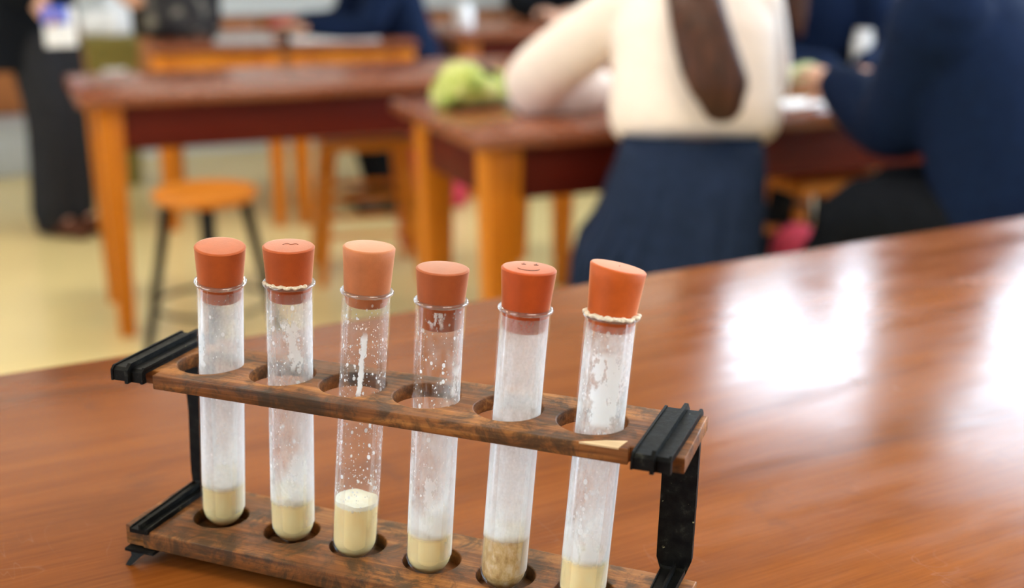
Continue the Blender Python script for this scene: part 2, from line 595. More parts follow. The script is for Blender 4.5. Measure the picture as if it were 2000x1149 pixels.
# ceiling lamps
lamp = empty('ceiling_light')
b = bmesh.new(); box(b, -.65, .65, -.16, .16, -.06, 0, 0.008); obj('housing', b, M_white, lamp)
b = bmesh.new(); box(b, -.62, .62, -.13, .13, -.075, -.0595, 0.006); obj('diffuser', b, M_lamp, lamp)
spots = [(-2.4, -0.6), (0.9, -0.6), (-2.4, 1.7), (0.9, 1.7), (-2.4, 4.0), (0.9, 4.0)]
for i, (x, y) in enumerate(spots):
    o = lamp if i == 0 else copy_tree(lamp)
    o.matrix_world = ROOM @ Matrix.Translation((x, y, RH))
    tag(o, 'long white fluorescent ceiling light fixed to the ceiling above the classroom', 'ceiling light', 'fluorescent ceiling lights in two rows')

# ------------------------------------------------------------------ the bench with the rack on it
pA, pB = at(0, 735, BENCH), at(2000, 425, BENCH)
bench_dir = (pB - pA).normalized()
bench_yaw = math.atan2(bench_dir.y, bench_dir.x)
edge_mid = at(1000, 574, BENCH)
bench = empty('demonstration_bench', (edge_mid.x, edge_mid.y, 0), bench_yaw,
              label='large varnished mahogany bench in front, carrying the test tube rack', cat='bench')
BD, BX0, BX1 = 1.35, -1.75, 1.75
b = bmesh.new(); box(b, BX0, BX1, -BD, 0, BENCH - .04, BENCH, 0.006, seg=3); obj('bench_top', b, M_bench, bench)
b = bmesh.new(); box(b, BX0 + .08, BX1 - .08, -.10, -.07, BENCH - .19, BENCH - .04, 0.002); obj('apron', b, M_apron, bench)
b = bmesh.new(); box(b, BX0 + .08, BX1 - .08, -BD + .07, -BD + .10, BENCH - .19, BENCH - .04, 0.002); obj('apron', b, M_apron, bench)
for sx in (BX0 + .14, BX1 - .14):
    for sy in (-.14, -BD + .14):
        b = bmesh.new(); taper_box(b, (sx, sy, BENCH - .04), .045, (sx, sy, 0), .035); obj('leg', b, M_leg, bench)

# ------------------------------------------------------------------ test tube rack
RACK_YAW = -0.3626
rack_o = V((-0.057, 0.596, BENCH))
rack = empty('test_tube_rack', rack_o, RACK_YAW,
             label='old dark wooden rack with black metal ends holding six stoppered test tubes', cat='test tube rack')
UP_M = Matrix.Rotation(-0.3373 - RACK_YAW, 4, 'Z') @ Matrix.Translation((0.0004, 0.002, 0.106)) @ Matrix.Rotation(0.0208, 4, 'Y')
LO_M = Matrix.Translation((-0.0016, -0.0016, 0.0180)) @ Matrix.Rotation(-0.3879 - RACK_YAW, 4, 'Z') @ Matrix.Rotation(0.0056, 4, 'Y')
UP_U = [-.1090, -.0662, -.0262, .0143, .0573, .0996]
LO_U = [-.1085, -.0638, -.0238, .0190, .0600, .1015]


def board_outline(L, W, notches, ch=0.0012):
    """front edge first; notches: (u0, u1, depth) cut in the front edge"""
    h, w = L / 2, W / 2
    p = [(-h, -w)]
    for u0, u1, d in notches:
        if u0 <= -h + 1e-6:
            p = [(-h, -w + d), (u1, -w + d), (u1, -w)]
        elif u1 >= h - 1e-6:
            p += [(u0, -w), (u0, -w + d), (h, -w + d)]
        else:
            p += [(u0, -w), (u0, -w + d), (u1, -w + d), (u1, -w)]
    if p[-1][0] < h - 1e-6: p.append((h, -w))
    # worn, slightly uneven back edge
    p += [(h, w)]
    n = 22
    for k in range(1, n):
        p.append((h - L * k / n, w + random.uniform(-.0005, .0004)))
    p += [(-h, w)]
    return p


me = plate(board_outline(.300, .053, [(-.150, -.126, .006), (.124, .1405, .004)]), [(u, 0.0005, .0170) for u in UP_U], .0078, 0.0007)
me.transform(UP_M)
up = link('upper_board', me, M_rack, rack)
me = plate(board_outline(.300, .063, [(-.150, -.136, .004)]), [(u, 0.001, .0149) for u in LO_U], .0097, 0.0007)
me.transform(LO_M)
lo = link('lower_board', me, M_rack, rack)
b = bmesh.new(); box(b, -.148, .148, -.0300, .0308, -.0096, -.0079); me2 = bpy.data.meshes.new('t')
bmesh.ops.transform(b, matrix=LO_M, verts=b.verts)
bb = bmesh.new(); bb.from_mesh(me); b.to_mesh(me2); bb.from_mesh(me2); bb.to_mesh(me); bb.free(); b.free(); bpy.data.meshes.remove(me2)
# pale split where the front edge has chipped
b = bmesh.new()
tri = [(.1010, -.0268), (.1195, -.0268), (.1215, -.0175), (.112, -.0205)]
lo_v = [b.verts.new((x, y, -.0006)) for x, y in tri]; hi_v = [b.verts.new((x, y, .00025)) for x, y in tri]
b.faces.new(lo_v[::-1]); b.faces.new(hi_v)
for i in range(4): b.faces.new((lo_v[i], lo_v[(i + 1) % 4], hi_v[(i + 1) % 4], hi_v[i]))
bmesh.ops.transform(b, matrix=UP_M, verts=b.verts)
obj('bare_wood_chip', b, M_patch, rack, label='pale bare wood where the board has chipped')


def bracket(u_top, u_bot, ztop, zbot, hw, waist):
    """C-shaped metal strip: over the upper board, down the back, over the lower board; rib along its middle"""
    t = .0022
    vf, vb = -.0300, .0330
    # (v, z, half width, side normal v, z)
    path = [(vf, ztop - .0050, hw, -1, 0), (vf, ztop + .0005, hw, -1, .6), (vf + .0018, ztop + .0020, hw, -.3, 1), (0, ztop + .0020, hw, 0, 1),
            (vb - .002, ztop + .0020, hw, .3, 1), (vb, ztop - .0003, hw, 1, .4), (vb, ztop - .012, hw * .97, 1, 0),
            (vb, ztop - .045, hw * waist, 1, 0), (vb - .001, zbot + .016, hw * waist, 1, 0),
            (vb - .001, zbot + .008, hw * (.97 if waist > .9 else .80), 1, .2), (vb - .004, zbot + .0020, hw * .68, -.2, 1), (0, zbot + .0016, hw * .62, 0, 1), (vf + .0015, zbot + .0014, hw * .60, 0, 1),
            (vf - .0008, zbot + .0012, hw * .58, 0, 1)]
    parts = []
    for (w0, w1, h0, h1) in ((-1, 1, -t, 0), (.02, .22, -t * .5, .0030), (.86, 1.0, -t * .5, .0012), (-1.0, -.88, -t * .5, .0008)):
        rings = []
        for i, (v, z, h, nv, nz) in enumerate(path):
            k = i / (len(path) - 1)
            uu = u_top + (u_bot - u_top) * min(1, max(0, (ztop - z) / (ztop - zbot)))
            nn = V((0, nv, nz)).normalized()
            p = V((uu, v, z))
            rings.append([p + V((h * w0, 0, 0)) + nn * h0, p + V((h * w1, 0, 0)) + nn * h0, p + V((h * w1, 0, 0)) + nn * h1, p + V((h * w0, 0, 0)) + nn * h1])
        parts.append(rings)
    b = bmesh.new()
    for r in parts: ring_loft(b, r)
    return b


def bracket_feet(parent, u, zbot, sgn):
    for v0, sv in ((-.0290, -1), (.0290, 1)):
        b = bmesh.new()
        top, bot = V((u, v0, zbot)), V((u + sgn * .0055, v0 + sv * .0050, 0.0003))
        ring_loft(b, [[top + V((x, y, 0)) for x, y in ((-.0065, -.002), (.0045, -.002), (.0045, .002), (-.0065, .002))],
                      [top.lerp(bot, .35) + V((x, y, 0)) for x, y in ((-.0028, -.0016), (.0028, -.0016), (.0028, .0016), (-.0028, .0016))],
                      [bot + V((x, y, 0)) for x, y in ((-.0015, -.0012), (.0015, -.0012), (.0015, .0012), (-.0015, .0012))]])
        obj('foot', b, M_steel, parent)
    b = bmesh.new()
    box(b, u - .009, u + .009, -.0320, .0320, zbot - .0008, zbot + .0008)
    obj('under_plate', b, M_steel, parent)


for (ut, ub, zt_, zb_, hw, waist, sgn) in ((-.1385, -.1400, .1090, .0188, .0098, .80, -1), (.1378, .1360, .1033, .0174, .0092, .97, 1)):
    br = obj('metal_bracket', bracket(ut, ub, zt_, zb_, hw, waist), M_steel, rack, angle=30)
    bracket_feet(br, ub, zb_ - .0112, sgn)

# ------------------------------------------------------------------ test tubes
TUBE_R = .0123
TUBE = [  # lip centre, lowest point, width in photo pixels
    ((430.5, 545), (437, 1032), 93), ((564.5, 548), (572, 1062), 94), ((717, 564), (693, 1093), 93),
    ((862, 583), (838, 1125), 97), ((1027, 598), (984, 1156), 103), ((1195, 612), (1138, 1190), 106)]
AXIS_LEN = .1352                               # from the centre of the round bottom to the lip


def film_material(i, zs, zm, a_up, a_lo, amp, scale, drops, drop_thr, streak, side=0.0):
    """dried milk on the inside of the glass: haze, drops and runs"""
    k = Mat('milk_film_%d' % i)
    tc = k.t.nodes.new('ShaderNodeTexCoord').outputs['Object']
    sep = k.t.nodes.new('ShaderNodeSeparateXYZ')
    k.t.links.new(tc, sep.inputs[0])
    x, y, z = sep.outputs
    off = k.n('ShaderNodeVectorMath', {0: tc, 1: (i * .37, i * .21, i * .53)}, operation='ADD')
    st = k.n('ShaderNodeMapping', {'Vector': off, 'Scale': (1, 1, .45)})
    base = k.remap(z, .075, .105, a_lo, a_up)
    # thicker just above the milk
    n1 = k.noise(st, scale, 5, 0.6, 0.5)
    n2 = k.noise(off, 700, 3, 0.6)
    a = k.math('ADD', base, k.math('MULTIPLY', k.math('SUBTRACT', n1, 0.5), amp))
    a = k.math('ADD', a, k.math('MULTIPLY', k.math('SUBTRACT', n2, 0.5), min(a_up, a_lo) * .6 + .03))
    if side:                                           # more milk clings to the right half low down
        a = k.math('ADD', a, k.math('MULTIPLY', k.math('MULTIPLY', x, side / .011), k.remap(z, .07, .10, 1, .4)))
    n3 = k.noise(k.n('ShaderNodeMapping', {'Vector': off, 'Scale': (1, 1, .3)}), 420, 4, 0.65, 0.8)
    a = k.math('ADD', a, k.math('MULTIPLY', k.math('SUBTRACT', n3, 0.5), amp * .5))
    grad = k.math('MULTIPLY', k.remap(z, .022, .052, .75 * (1 if a_lo > .1 else .05), 0), k.remap(n1, .35, .6, .3, 1))
    a = k.math('ADD', a, grad, clamp=True)
    if drops:
        for (sc_, th, of) in ((drops, drop_thr, 0.0), (drops * 2.1, drop_thr * .8, 3.3)):
            w = k.n('ShaderNodeMapping', {'Vector': off, 'Scale': (1, 1, .72), 'Location': (of, of, of)})
            vd = k.t.nodes.new('ShaderNodeTexVoronoi')
            k.t.links.new(w, vd.inputs['Vector']); vd.inputs['Scale'].default_value = sc_
            sp = k.t.nodes.new('ShaderNodeSeparateColor'); k.t.links.new(vd.outputs['Color'], sp.inputs[0])
            size = k.math('MULTIPLY', k.math('POWER', sp.outputs[0], 3.6), th)
            hit = k.remap(k.math('SUBTRACT', size, vd.outputs['Distance']), 0, .03)
            a = k.math('MAXIMUM', a, k.math('MULTIPLY', hit, .90))
    a = k.math('MULTIPLY', a, k.remap(z, zs - .001, zs + .002, 1, .6))
    front = k.remap(y, -.001, -.004)
    for (x0, slope, z0, z1, w, s, wob, thr) in streak:
        wv = k.math('MULTIPLY', k.math('SUBTRACT', k.noise(off, wob, 4, 0.6), 0.5), w * 2.4)
        dx = k.math('SUBTRACT', k.math('SUBTRACT', x, x0), k.math('MULTIPLY', k.math('SUBTRACT', z, z0), slope))
        d = k.math('ABSOLUTE', k.math('ADD', dx, wv))
        m = k.remap(d, w * .55, w, 1, 0)
        m = k.math('MULTIPLY', m, k.math('MULTIPLY', k.remap(z, z0, z0 + .006), k.remap(z, z1 - .006, z1, 1, 0)))
        holes = k.remap(k.noise(st, 340, 4, 0.65), thr - .05, thr + .05)
        m = k.math('MULTIPLY', k.math('MULTIPLY', m, holes), front)
        a = k.math('MAXIMUM', a, k.math('MULTIPLY', m, s))
    # a thinner coat goes on below the milk line, heavier to the right
    low = k.math('ADD', .03 if a_lo > .1 else 0.0, k.math('MULTIPLY', k.remap(x, .005, .0112), .32 if a_lo > .1 else .12))
    a = k.math('MULTIPLY', a, k.math('MAXIMUM', k.remap(z, zm - .0045, zm + .0020), low))
    # seen edge-on the layer is thicker
    fc = k.n('ShaderNodeLayerWeight', {'Blend': 0.5}, out=1)
    a = k.math('SUBTRACT', 1.0, k.math('POWER', k.math('SUBTRACT', 1.0, k.math('MINIMUM', a, .97)), k.math('DIVIDE', 1.0, k.math('MAXIMUM', k.math('SUBTRACT', 1.0, fc), .2))))
    dif = k.n('ShaderNodeBsdfDiffuse', {'Color': (0.94, 0.94, 0.95, 1)})
    trl = k.n('ShaderNodeBsdfTranslucent', {'Color': (0.94, 0.94, 0.95, 1)})
    body = k.n('ShaderNodeMixShader', {0: 0.4, 1: dif, 2: trl})
    tr = k.n('ShaderNodeBsdfTransparent', {'Color': (1, 1, 1, 1)})
    return k.done(k.n('ShaderNodeMixShader', {0: a, 1: tr, 2: body}))


def milk_mat():
    k = Mat('milk')
    n = k.noise(k.coord((1, 1, .5)), 160, 4, 0.6)
    c = k.ramp(n, [(0.3, (0.97, 0.75, 0.37)), (0.7, (0.99, 0.84, 0.48))])
    return k.done(k.bsdf(Base_Color=c, Roughness=0.35, Subsurface_Weight=0.15, Subsurface_Radius=(0.006, 0.005, 0.003), Subsurface_Scale=0.6))


def foam_mat():
    k = Mat('milk_foam')
    n = k.noise(k.coord(), 500, 4, 0.6)
    return k.done(k.bsdf(Base_Color=k.ramp(n, [(0.35, (0.90, 0.85, 0.66)), (0.65, (0.95, 0.92, 0.78))]), Roughness=0.5))


def curd_mat():
    return paint('dried_milk_curd', (0.78, 0.70, 0.56), 0.6, 0.1, 900, bump=0.3, bscale=1500)


M_milk, M_foam, M_curd = milk_mat(), foam_mat(), curd_mat()


def rubber(name, col):
    k = Mat(name)
    n = k.noise(k.coord(), 90, 5, 0.6)
    f = k.noise(k.coord(), 1400, 2, 0.5)
    a, c = tuple(x * .88 for x in col), tuple(min(1, x * 1.12) for x in col)
    colr = k.ramp(n, [(0.3, a), (0.7, c)])
    return k.done(k.bsdf(Base_Color=colr, Roughness=0.55, Specular_IOR_Level=0.25, Sheen_Weight=0.85, Sheen_Roughness=0.35, Sheen_Tint=(1.0, 0.72, 0.52), Normal=k.bump(f, 0.12, 0.0005)))


FILM = [  # haze above board, haze below, unevenness, noise scale, drop scale, drop size, streaks
    dict(a_up=.33, a_lo=.54, amp=.60, scale=85, drops=300, drop_thr=.34, side=.12, streak=[(-.0085, .0, .098, .122, .0022, .9, 300, .40)]),
    dict(a_up=.18, a_lo=.34, amp=.75, scale=100, drops=330, drop_thr=.40, side=.22, streak=[(.0055, -.12, .100, .133, .0042, .80, 220, .45), (.004, .10, .036, .060, .0060, .75, 160, .42)]),
    dict(a_up=.02, a_lo=.04, amp=.05, scale=120, drops=430, drop_thr=.44, streak=[(-.0006, .05, .092, .130, .0017, .99, 200, .26)]),
    dict(a_up=.04, a_lo=.34, amp=.75, scale=100, drops=400, drop_thr=.44, side=.20, streak=[(.0085, .05, .098, .118, .0016, .85, 260, .42), (-.001, .0, .133, .150, .0040, .9, 200, .46), (-.001, .05, .036, .066, .0040, .7, 160, .42)]),
    dict(a_up=.42, a_lo=.56, amp=.60, scale=120, drops=0, drop_thr=0, side=.08, streak=[]),
    dict(a_up=.34, a_lo=.46, amp=1.1, scale=170, drops=330, drop_thr=.45, side=.12, streak=[(.001, -.02, .092, .134, .0095, .97, 110, .40)]),
]
LEVEL = [.203, .190, .222, .180, .220, .190]   # milk height as a share of the tube
STOP = [  # top centre, bottom front y inside the tube, rubber colour, extra tilt to the right
    ((430, 480), 599, (0.45, 0.090, 0.017), 0.0), ((565, 479.5), 597, (0.42, 0.078, 0.015), 0.0), ((718, 481), 606, (0.50, 0.165, 0.062), 0.0),
    ((864.5, 523), 651, (0.38, 0.088, 0.024), 0.0), ((1031, 523), 656, (0.47, 0.072, 0.010), 0.0), ((1209, 520), 655, (0.52, 0.095, 0.012), 0.10)]
TOPW = [98, 100, 101, 103, 107, 110]              # widths of the stopper tops in the photo
TUBE_LABEL = [
    'test tube with evenly clouded glass in the far left hole, beside the rack end',
    'second test tube from the left, lightly clouded with a white smear by its collar',
    'clear spotted test tube with one long white run, under the pale tan stopper',
    'clear test tube spotted with small white drops, fourth in the rack from the left',
    'evenly frosted test tube holding the separated brownish milk, second from the right',
    'test tube blotched with thick white milk, at the right end of the rack']
MILK_LABEL = [
    'cream coloured milk in the clouded test tube at the far left of the rack',
    'cream coloured milk with a pale foamy top in the second test tube from left',
    'clean level yellow milk filling the clear tube under the tan stopper',
    'lumpy topped pale milk in the fourth test tube from the left',
    'brownish separated milk in the frosted test tube second from the right',
    'yellow milk with a wavy white top in the test tube at the right end']
STOP_LABEL = [
    'plain orange rubber stopper in the far left test tube',
    'orange rubber stopper with a faint mark on top, second from the left',
    'pale tan rubber stopper standing tall in the third test tube',
    'low dusty brown rubber stopper pushed deep into the fourth test tube',
    'orange rubber stopper with a smiling face inked on its top',
    'bright orange rubber stopper tilted in the test tube at the right end']

# profile of the tube: round bottom at z = 0, rolled rim at the top
tubes = []
for i, ((lx, ly), (bx, by), w) in enumerate(TUBE):
    bc = at(bx, by - w * .485, BENCH + .0100 + TUBE_R)
    d = ray(lx, ly)
    cam_p = V((0, 0, CAM_Z))
    # point on the view ray of the lip at AXIS_LEN from the bottom centre, the solution nearest to upright
    oc = cam_p - bc
    A, B_, C_ = d.dot(d), 2 * d.dot(oc), oc.dot(oc) - AXIS_LEN ** 2
    disc = B_ * B_ - 4 * A * C_
    cand = [(-B_ + s * math.sqrt(max(disc, 0))) / (2 * A) for s in (-1, 1)]
    lip = min((cam_p + d * t for t in cand), key=lambda p: abs((p - bc).y))
    ax = (lip - bc).normalized()
    L = (lip - bc).length + TUBE_R
    xx = V((1, 0, 0)); xx = (xx - ax * xx.dot(ax)).normalized()
    yy = ax.cross(xx)
    M = Matrix((xx, yy, ax)).transposed().to_4x4()
    M.translation = bc - ax * TUBE_R
    R, t = TUBE_R, .0007
    outer = [(R * math.sin(a), R - R * math.cos(a)) for a in [k * PI / 2 / 14 for k in range(15)]]
    inner = [((R - t) * math.sin(a), R - (R - t) * math.cos(a)) for a in [k * PI / 2 / 14 for k in range(15)]]
    rim = [(R, L - .0016)]
    b = bmesh.new()
    lathe(b, outer + [(R, L * .5)] + rim + [(R - t, L - .0016), (R - t, L * .5)] + inner[::-1], n=72)
    tube = obj('test_tube', b, M_glass, None, angle=60, label=TUBE_LABEL[i], cat='test tube', group='stoppered test tubes in the wooden rack')
    tube.matrix_world = M
    tubes.append((tube, M, L, ax))
    up_h, in_h = .012, .008                            # how far the stopper stands out and reaches in
    while seen_y(M @ V((0, 0, L + up_h))) > STOP[i][0][1]: up_h += .0001
    while seen_y(M @ V((0, -.0105, L - in_h))) < STOP[i][1]: in_h += .0001
    b = bmesh.new()
    lathe(b, [(R - t * .3 + .00125 * math.cos(a), L - .0012 + .00115 * math.sin(a)) for a in [2 * PI * k / 18 for k in range(18)]], n=72, close=True)
    obj('rim', b, M_rim, tube, label='thick rolled glass rim')
    # film of dried milk
    zl = L * LEVEL[i]
    rf = R - t - .00012
    b = bmesh.new()
    lathe(b, [(rf, TUBE_R), (rf, zl - .004)] + [(rf, zl + (L - .004 - zl) * k / 12) for k in range(13)], n=72)
    obj('milk_film', b, film_material(i, L - in_h, zl, **FILM[i]), tube, label='whitish dried milk on the inside of the glass')
    # milk: a body with a meniscus and a foam layer on top
    rm = R - t - .0006
    milk = empty('milk_sample', (0, 0, 0), label=MILK_LABEL[i], cat='milk', group='milk samples in the test tubes')
    milk.matrix_world = M
    zf = zl - (.0016 if i != 2 else .0010)
    b = bmesh.new()
    lathe(b, [(rm * math.sin(a), R - rm * math.cos(a)) for a in [k * PI / 2 / 14 for k in range(15)]] + [(rm, zf), (0, zf)], n=64)
    obj('liquid', b, M_milk if i != 4 else None, milk)
    if i == 4:
        k = Mat('separated_milk')
        n = k.noise(k.coord((1, 1, .6)), 330, 5, 0.65)
        n2 = k.noise(k.coord((1, 1, .3)), 90, 3, 0.5)
        c = k.ramp(k.math('ADD', k.math('MULTIPLY', n, .6), k.math('MULTIPLY', n2, .4)), [(0.38, (0.46, 0.27, 0.10)), (0.5, (0.68, 0.48, 0.22)), (0.62, (0.82, 0.69, 0.48))])
        milk.children[0].data.materials.append(k.done(k.bsdf(Base_Color=c, Roughness=0.4)))
    # foam cap, wavier in the tubes that were shaken
    wav = [.0010, .0022, .0004, .0022, .0012, .0016][i]
    b = bmesh.new()
    rows, n = [], 48
    rr = [1.0, 1.0, .985, .93, .82, .6, .3]
    hh = [-.0006, .0010, .0024, .0018, .0012, .0008, .0006]
    rnd = [(random.uniform(0, 2 * PI), random.choice((2, 3, 5))) for _ in range(4)]
    for q, (r_, h_) in enumerate(zip(rr, hh)):
        row = []
        for k_ in range(n):
            th = 2 * PI * k_ / n
            z = zf + h_
            if q >= 1: z += wav * sum(math.sin(m_ * th + ph) for ph, m_ in rnd) / 2.2 * (r_ if q > 1 else .8)
            row.append(b.verts.new((rm * r_ * math.cos(th), rm * r_ * math.sin(th), z)))
        rows.append(row)
    for r0, r1 in zip(rows, rows[1:]):
        for k_ in range(n): b.faces.new((r0[k_], r0[(k_ + 1) % n], r1[(k_ + 1) % n], r1[k_]))
    c0 = b.verts.new((0, 0, zf + .0006))
    for k_ in range(n): b.faces.new((rows[-1][k_], rows[-1][(k_ + 1) % n], c0))
    obj('foam', b, M_foam, milk, label='paler foam on top')
    # curds dried on the collar
    if i in (1, 5):
        b = bmesh.new()
        span = (-2.7, -.6) if i == 1 else (-3.4, .1)
        n_ = 70 if i == 1 else 150
        for k_ in range(n_):
            th = span[0] + (span[1] - span[0]) * (k_ + random.uniform(-1, 1)) / n_
            s_ = random.uniform(.0003, .0008) * (1.0 if i == 1 else 1.15)
            if random.random() < .08: s_ *= 1.5
            rad_ = R + random.uniform(-.0008, .0008)
            blob(b, (rad_ * math.cos(th), rad_ * math.sin(th), L + random.uniform(-.0008, .0003)), (s_ * 1.6, s_ * 1.6, s_), n=8, m=6)
        me_ = fused(b, .00028, 2, 'dried_curd')
        link('dried_curd', me_, M_curd, tube, label='cream coloured curd dried on the collar')
    # stopper
    (tx, ty), iy, col, tilt = STOP[i]
    px_len = (by - ly)
    px_mm = L / px_len
    r_top, r_lip = TOPW[i] / 5000 * depth(M @ V((0, 0, L + up_h))), R - t - .00035
    r_bot = r_lip - .0010
    # the side tapers evenly; keep it inside the glass below the rim
    prof = [(0, -in_h), (r_bot - .0006, -in_h), (r_bot, -in_h + .0006), (r_lip, -.0012), (r_lip + .0003, .0004)]
    prof += [(r_lip + .0003 + (r_top - r_lip) * q, up_h * (.04 + .95 * q)) for q in (.25, .5, .75, .97)]
    prof += [(r_top, up_h - .0005), (r_top - .0003, up_h - .0001), (r_top - .0010, up_h), (0, up_h)]
    b = bmesh.new()
    lathe(b, prof, n=72)
    st = obj('rubber_stopper', b, rubber('stopper_rubber_%d' % i, col), None, angle=50, label=STOP_LABEL[i], cat='stopper', group='rubber stoppers in the test tubes')
    # lean with the tube; the last one sits askew
    tgt = V((tx, ty, 0))
    S = M @ Matrix.Translation((0, 0, L))
    if tilt:
        for v in st.data.vertices:                       # rubber bends where it leaves the collar
            q = max(0, min(1, v.co.z / up_h))
            sh = q * q * (3 - 2 * q) if q < .3 else q
            v.co.x += tilt * up_h * .35 * q
            v.co.z += -v.co.x * tilt * 1.25 * q
    st.matrix_world = S
    if i == 4:
        b = bmesh.new()
        zt = up_h + .00012
        arc = [V((.0052 * math.cos(a) - .0002, -.0020 + .0042 * math.sin(a), zt)) for a in [PI * (1.06 + .88 * k / 10) for k in range(11)]]
        limb(b, arc, [.00016] * 11, n=6)
        for ex in (-.0025, .0034):
            limb(b, [(ex, .0052, zt), (ex + .0002, .0078, zt)], [.0002, .00016], n=6)
            limb(b, [(ex - .0009, .0052, zt), (ex + .0010, .0052, zt)], [.00018, .00014], n=6)
        obj('inked_smile', b, paint('pen_ink', (0.10, 0.03, 0.02), 0.6), st, label='smiling face drawn in dark ink')
    if i in (1, 5):
        b = bmesh.new()
        zt = up_h + .0001
        if i == 1:
            limb(b, [(-.003, .001, zt), (-.001, .003, zt), (.001, .0015, zt), (.003, .003, zt), (.0045, .002, zt)], [.00016] * 5, n=6)
        else:
            limb(b, [(.0012, .0004, zt - .0001), (.0016, .0024, zt - .0002)], [.0002, .00016], n=6)
        obj('pen_mark', b, paint('faded_ink', (0.30, 0.07, 0.03), 0.6), st)

# ------------------------------------------------------------------ tables behind
def table(corner, L, D, label, yaw=YAW, H=.74, legs=((0, 0), (1, 0), (1, 1), (0, 1)), over=.05, leg_h=(.046, .031), apron=.135, apron_mat=None, top_t=.036):
    """corner: front left corner of the top"""
    root = empty('laboratory_table', (corner.x, corner.y, 0), yaw, label=label, cat='table', group='mahogany topped classroom tables')
    b = bmesh.new(); box(b, 0, L, 0, D, H - top_t, H, top_t * .28, seg=3); obj('tabletop', b, M_tabletop, root)
    i0 = over + .015
    for n_, (x0, x1, y0, y1) in enumerate(((i0, L - i0, i0, i0 + .024), (i0, L - i0, D - i0 - .024, D - i0), (i0, i0 + .024, i0, D - i0), (L - i0 - .024, L - i0, i0, D - i0))):
        b = bmesh.new(); box(b, x0, x1, y0, y1, H - .036 - apron, H - .0355, 0.002); obj('apron', b, apron_mat or M_apron, root)
    for fx, fy in legs:
        h0, h1 = leg_h
        lx = over + h0 if fx == 0 else L - over - h0
        ly = over + h0 if fy == 0 else D - over - h0
        b = bmesh.new(); taper_box(b, (lx, ly, H - .036), h0, (lx, ly, 0), h1); obj('leg', b, M_leg, root)
    return root


cA = at(150, 190, .74)
cB = V((-0.085, 2.925, 0))
tabA = table(cA, 1.62, .56, 'mahogany topped table with an orange leg in front of the standing person', leg_h=(.038, .023))
tabB = table(cB, 1.75, .68, 'table where the seated people in cream blouse and navy sweater work')
cC = at(285, 91, .74)
tabC = table(cC, .525, .60, 'far table carrying the speckled black bag, behind the left table', yaw=math.radians(11), apron_mat=M_leg, top_t=.026, over=.012, leg_h=(.036, .026))
cC2 = cC + V((math.cos(math.radians(11)), math.sin(math.radians(11)), 0)) * .53
tabC2 = table(cC2, .525, .60, 'far table spread with white papers, where a person in navy leans', yaw=math.radians(11), apron_mat=M_leg, top_t=.026, over=.012, leg_h=(.036, .026))
cD = at(885, 66, .74)
tabD = table(cD, 1.1, .6, 'farthest table in front of the wooden cupboards, holding a white jar', yaw=YAW)


# ------------------------------------------------------------------ stools
def round_stool(loc, rz, label, H=.5, r=.145, legmat=None):
    root = empty('round_stool', (loc[0], loc[1], 0), rz, label=label, cat='stool', group='round wooden seated stools with black legs')
    b = bmesh.new()
    lathe(b, [(0, H - .034), (r - .016, H - .034), (r - .004, H - .026), (r, H - .012), (r - .004, H - .003), (r - .016, H), (r * .6, H - .004), (0, H - .006)], n=48)
    obj('seat', b, M_seat, root)
    for k in range(4):
        a = PI / 4 + k * PI / 2
        c, s = math.cos(a), math.sin(a)
        b = bmesh.new()
        limb(b, [(c * r * .72, s * r * .72, H - .034), (c * r * 1.32, s * r * 1.32, .013)], [.0165, .012], n=12)
        obj('leg', b, M_blackleg, root)
    b = bmesh.new()
    zr = .17
    rr_ = r * (.72 + (1.32 - .72) * (1 - zr / (H - .034)))
    ringp = [V((rr_ * math.cos(2 * PI * k / 40), rr_ * math.sin(2 * PI * k / 40), zr)) for k in range(41)]
    limb(b, ringp, [.006] * 41, n=8)
    obj('footrest_ring', b, M_blackleg, root)
    return root


def wooden_stool(loc, rz, label, H=.5, hw=.16, hd=.14):
    root = empty('wooden_stool', (loc[0], loc[1], 0), rz, label=label, cat='stool')
    b = bmesh.new(); box(b, -hw, hw, -hd, hd, H - .04, H, .010, seg=3); obj('seat', b, M_seat, root)
    for sx in (-1, 1):
        for sy in (-1, 1):
            b = bmesh.new(); taper_box(b, (sx * (hw - .035), sy * (hd - .035), H - .039), .019, (sx * (hw + .015), sy * (hd + .012), 0), .015)
            obj('leg', b, M_leg, root)
    for z, k in ((.17, .66), (.30, .4)):
        xw, yw = hw - .035 + .05 * k, hd - .035 + .047 * k
        for s in (-1, 1):
            b = bmesh.new(); limb(b, [(-xw, s * yw, z), (xw, s * yw, z)], [.010, .010], n=10); obj('rail', b, M_leg, root)
            b = bmesh.new(); limb(b, [(s * xw, -yw, z + .03), (s * xw, yw, z + .03)], [.010, .010], n=10); obj('rail', b, M_leg, root)
    return root


s1 = at(400, 368, .5)
round_stool((s1.x, s1.y), math.radians(62), 'round orange stool with black legs standing before the left table')
s2 = at(708, 262, .5)
wooden_stool((s2.x, s2.y + .02), math.radians(14), 'all wooden orange stool with rails tucked under the left table')

s3 = on_depth(1600, 350, 3.75)
wooden_stool((s3.x, 3.75), YAW, 'all wooden orange stool under the table right of the navy skirt')

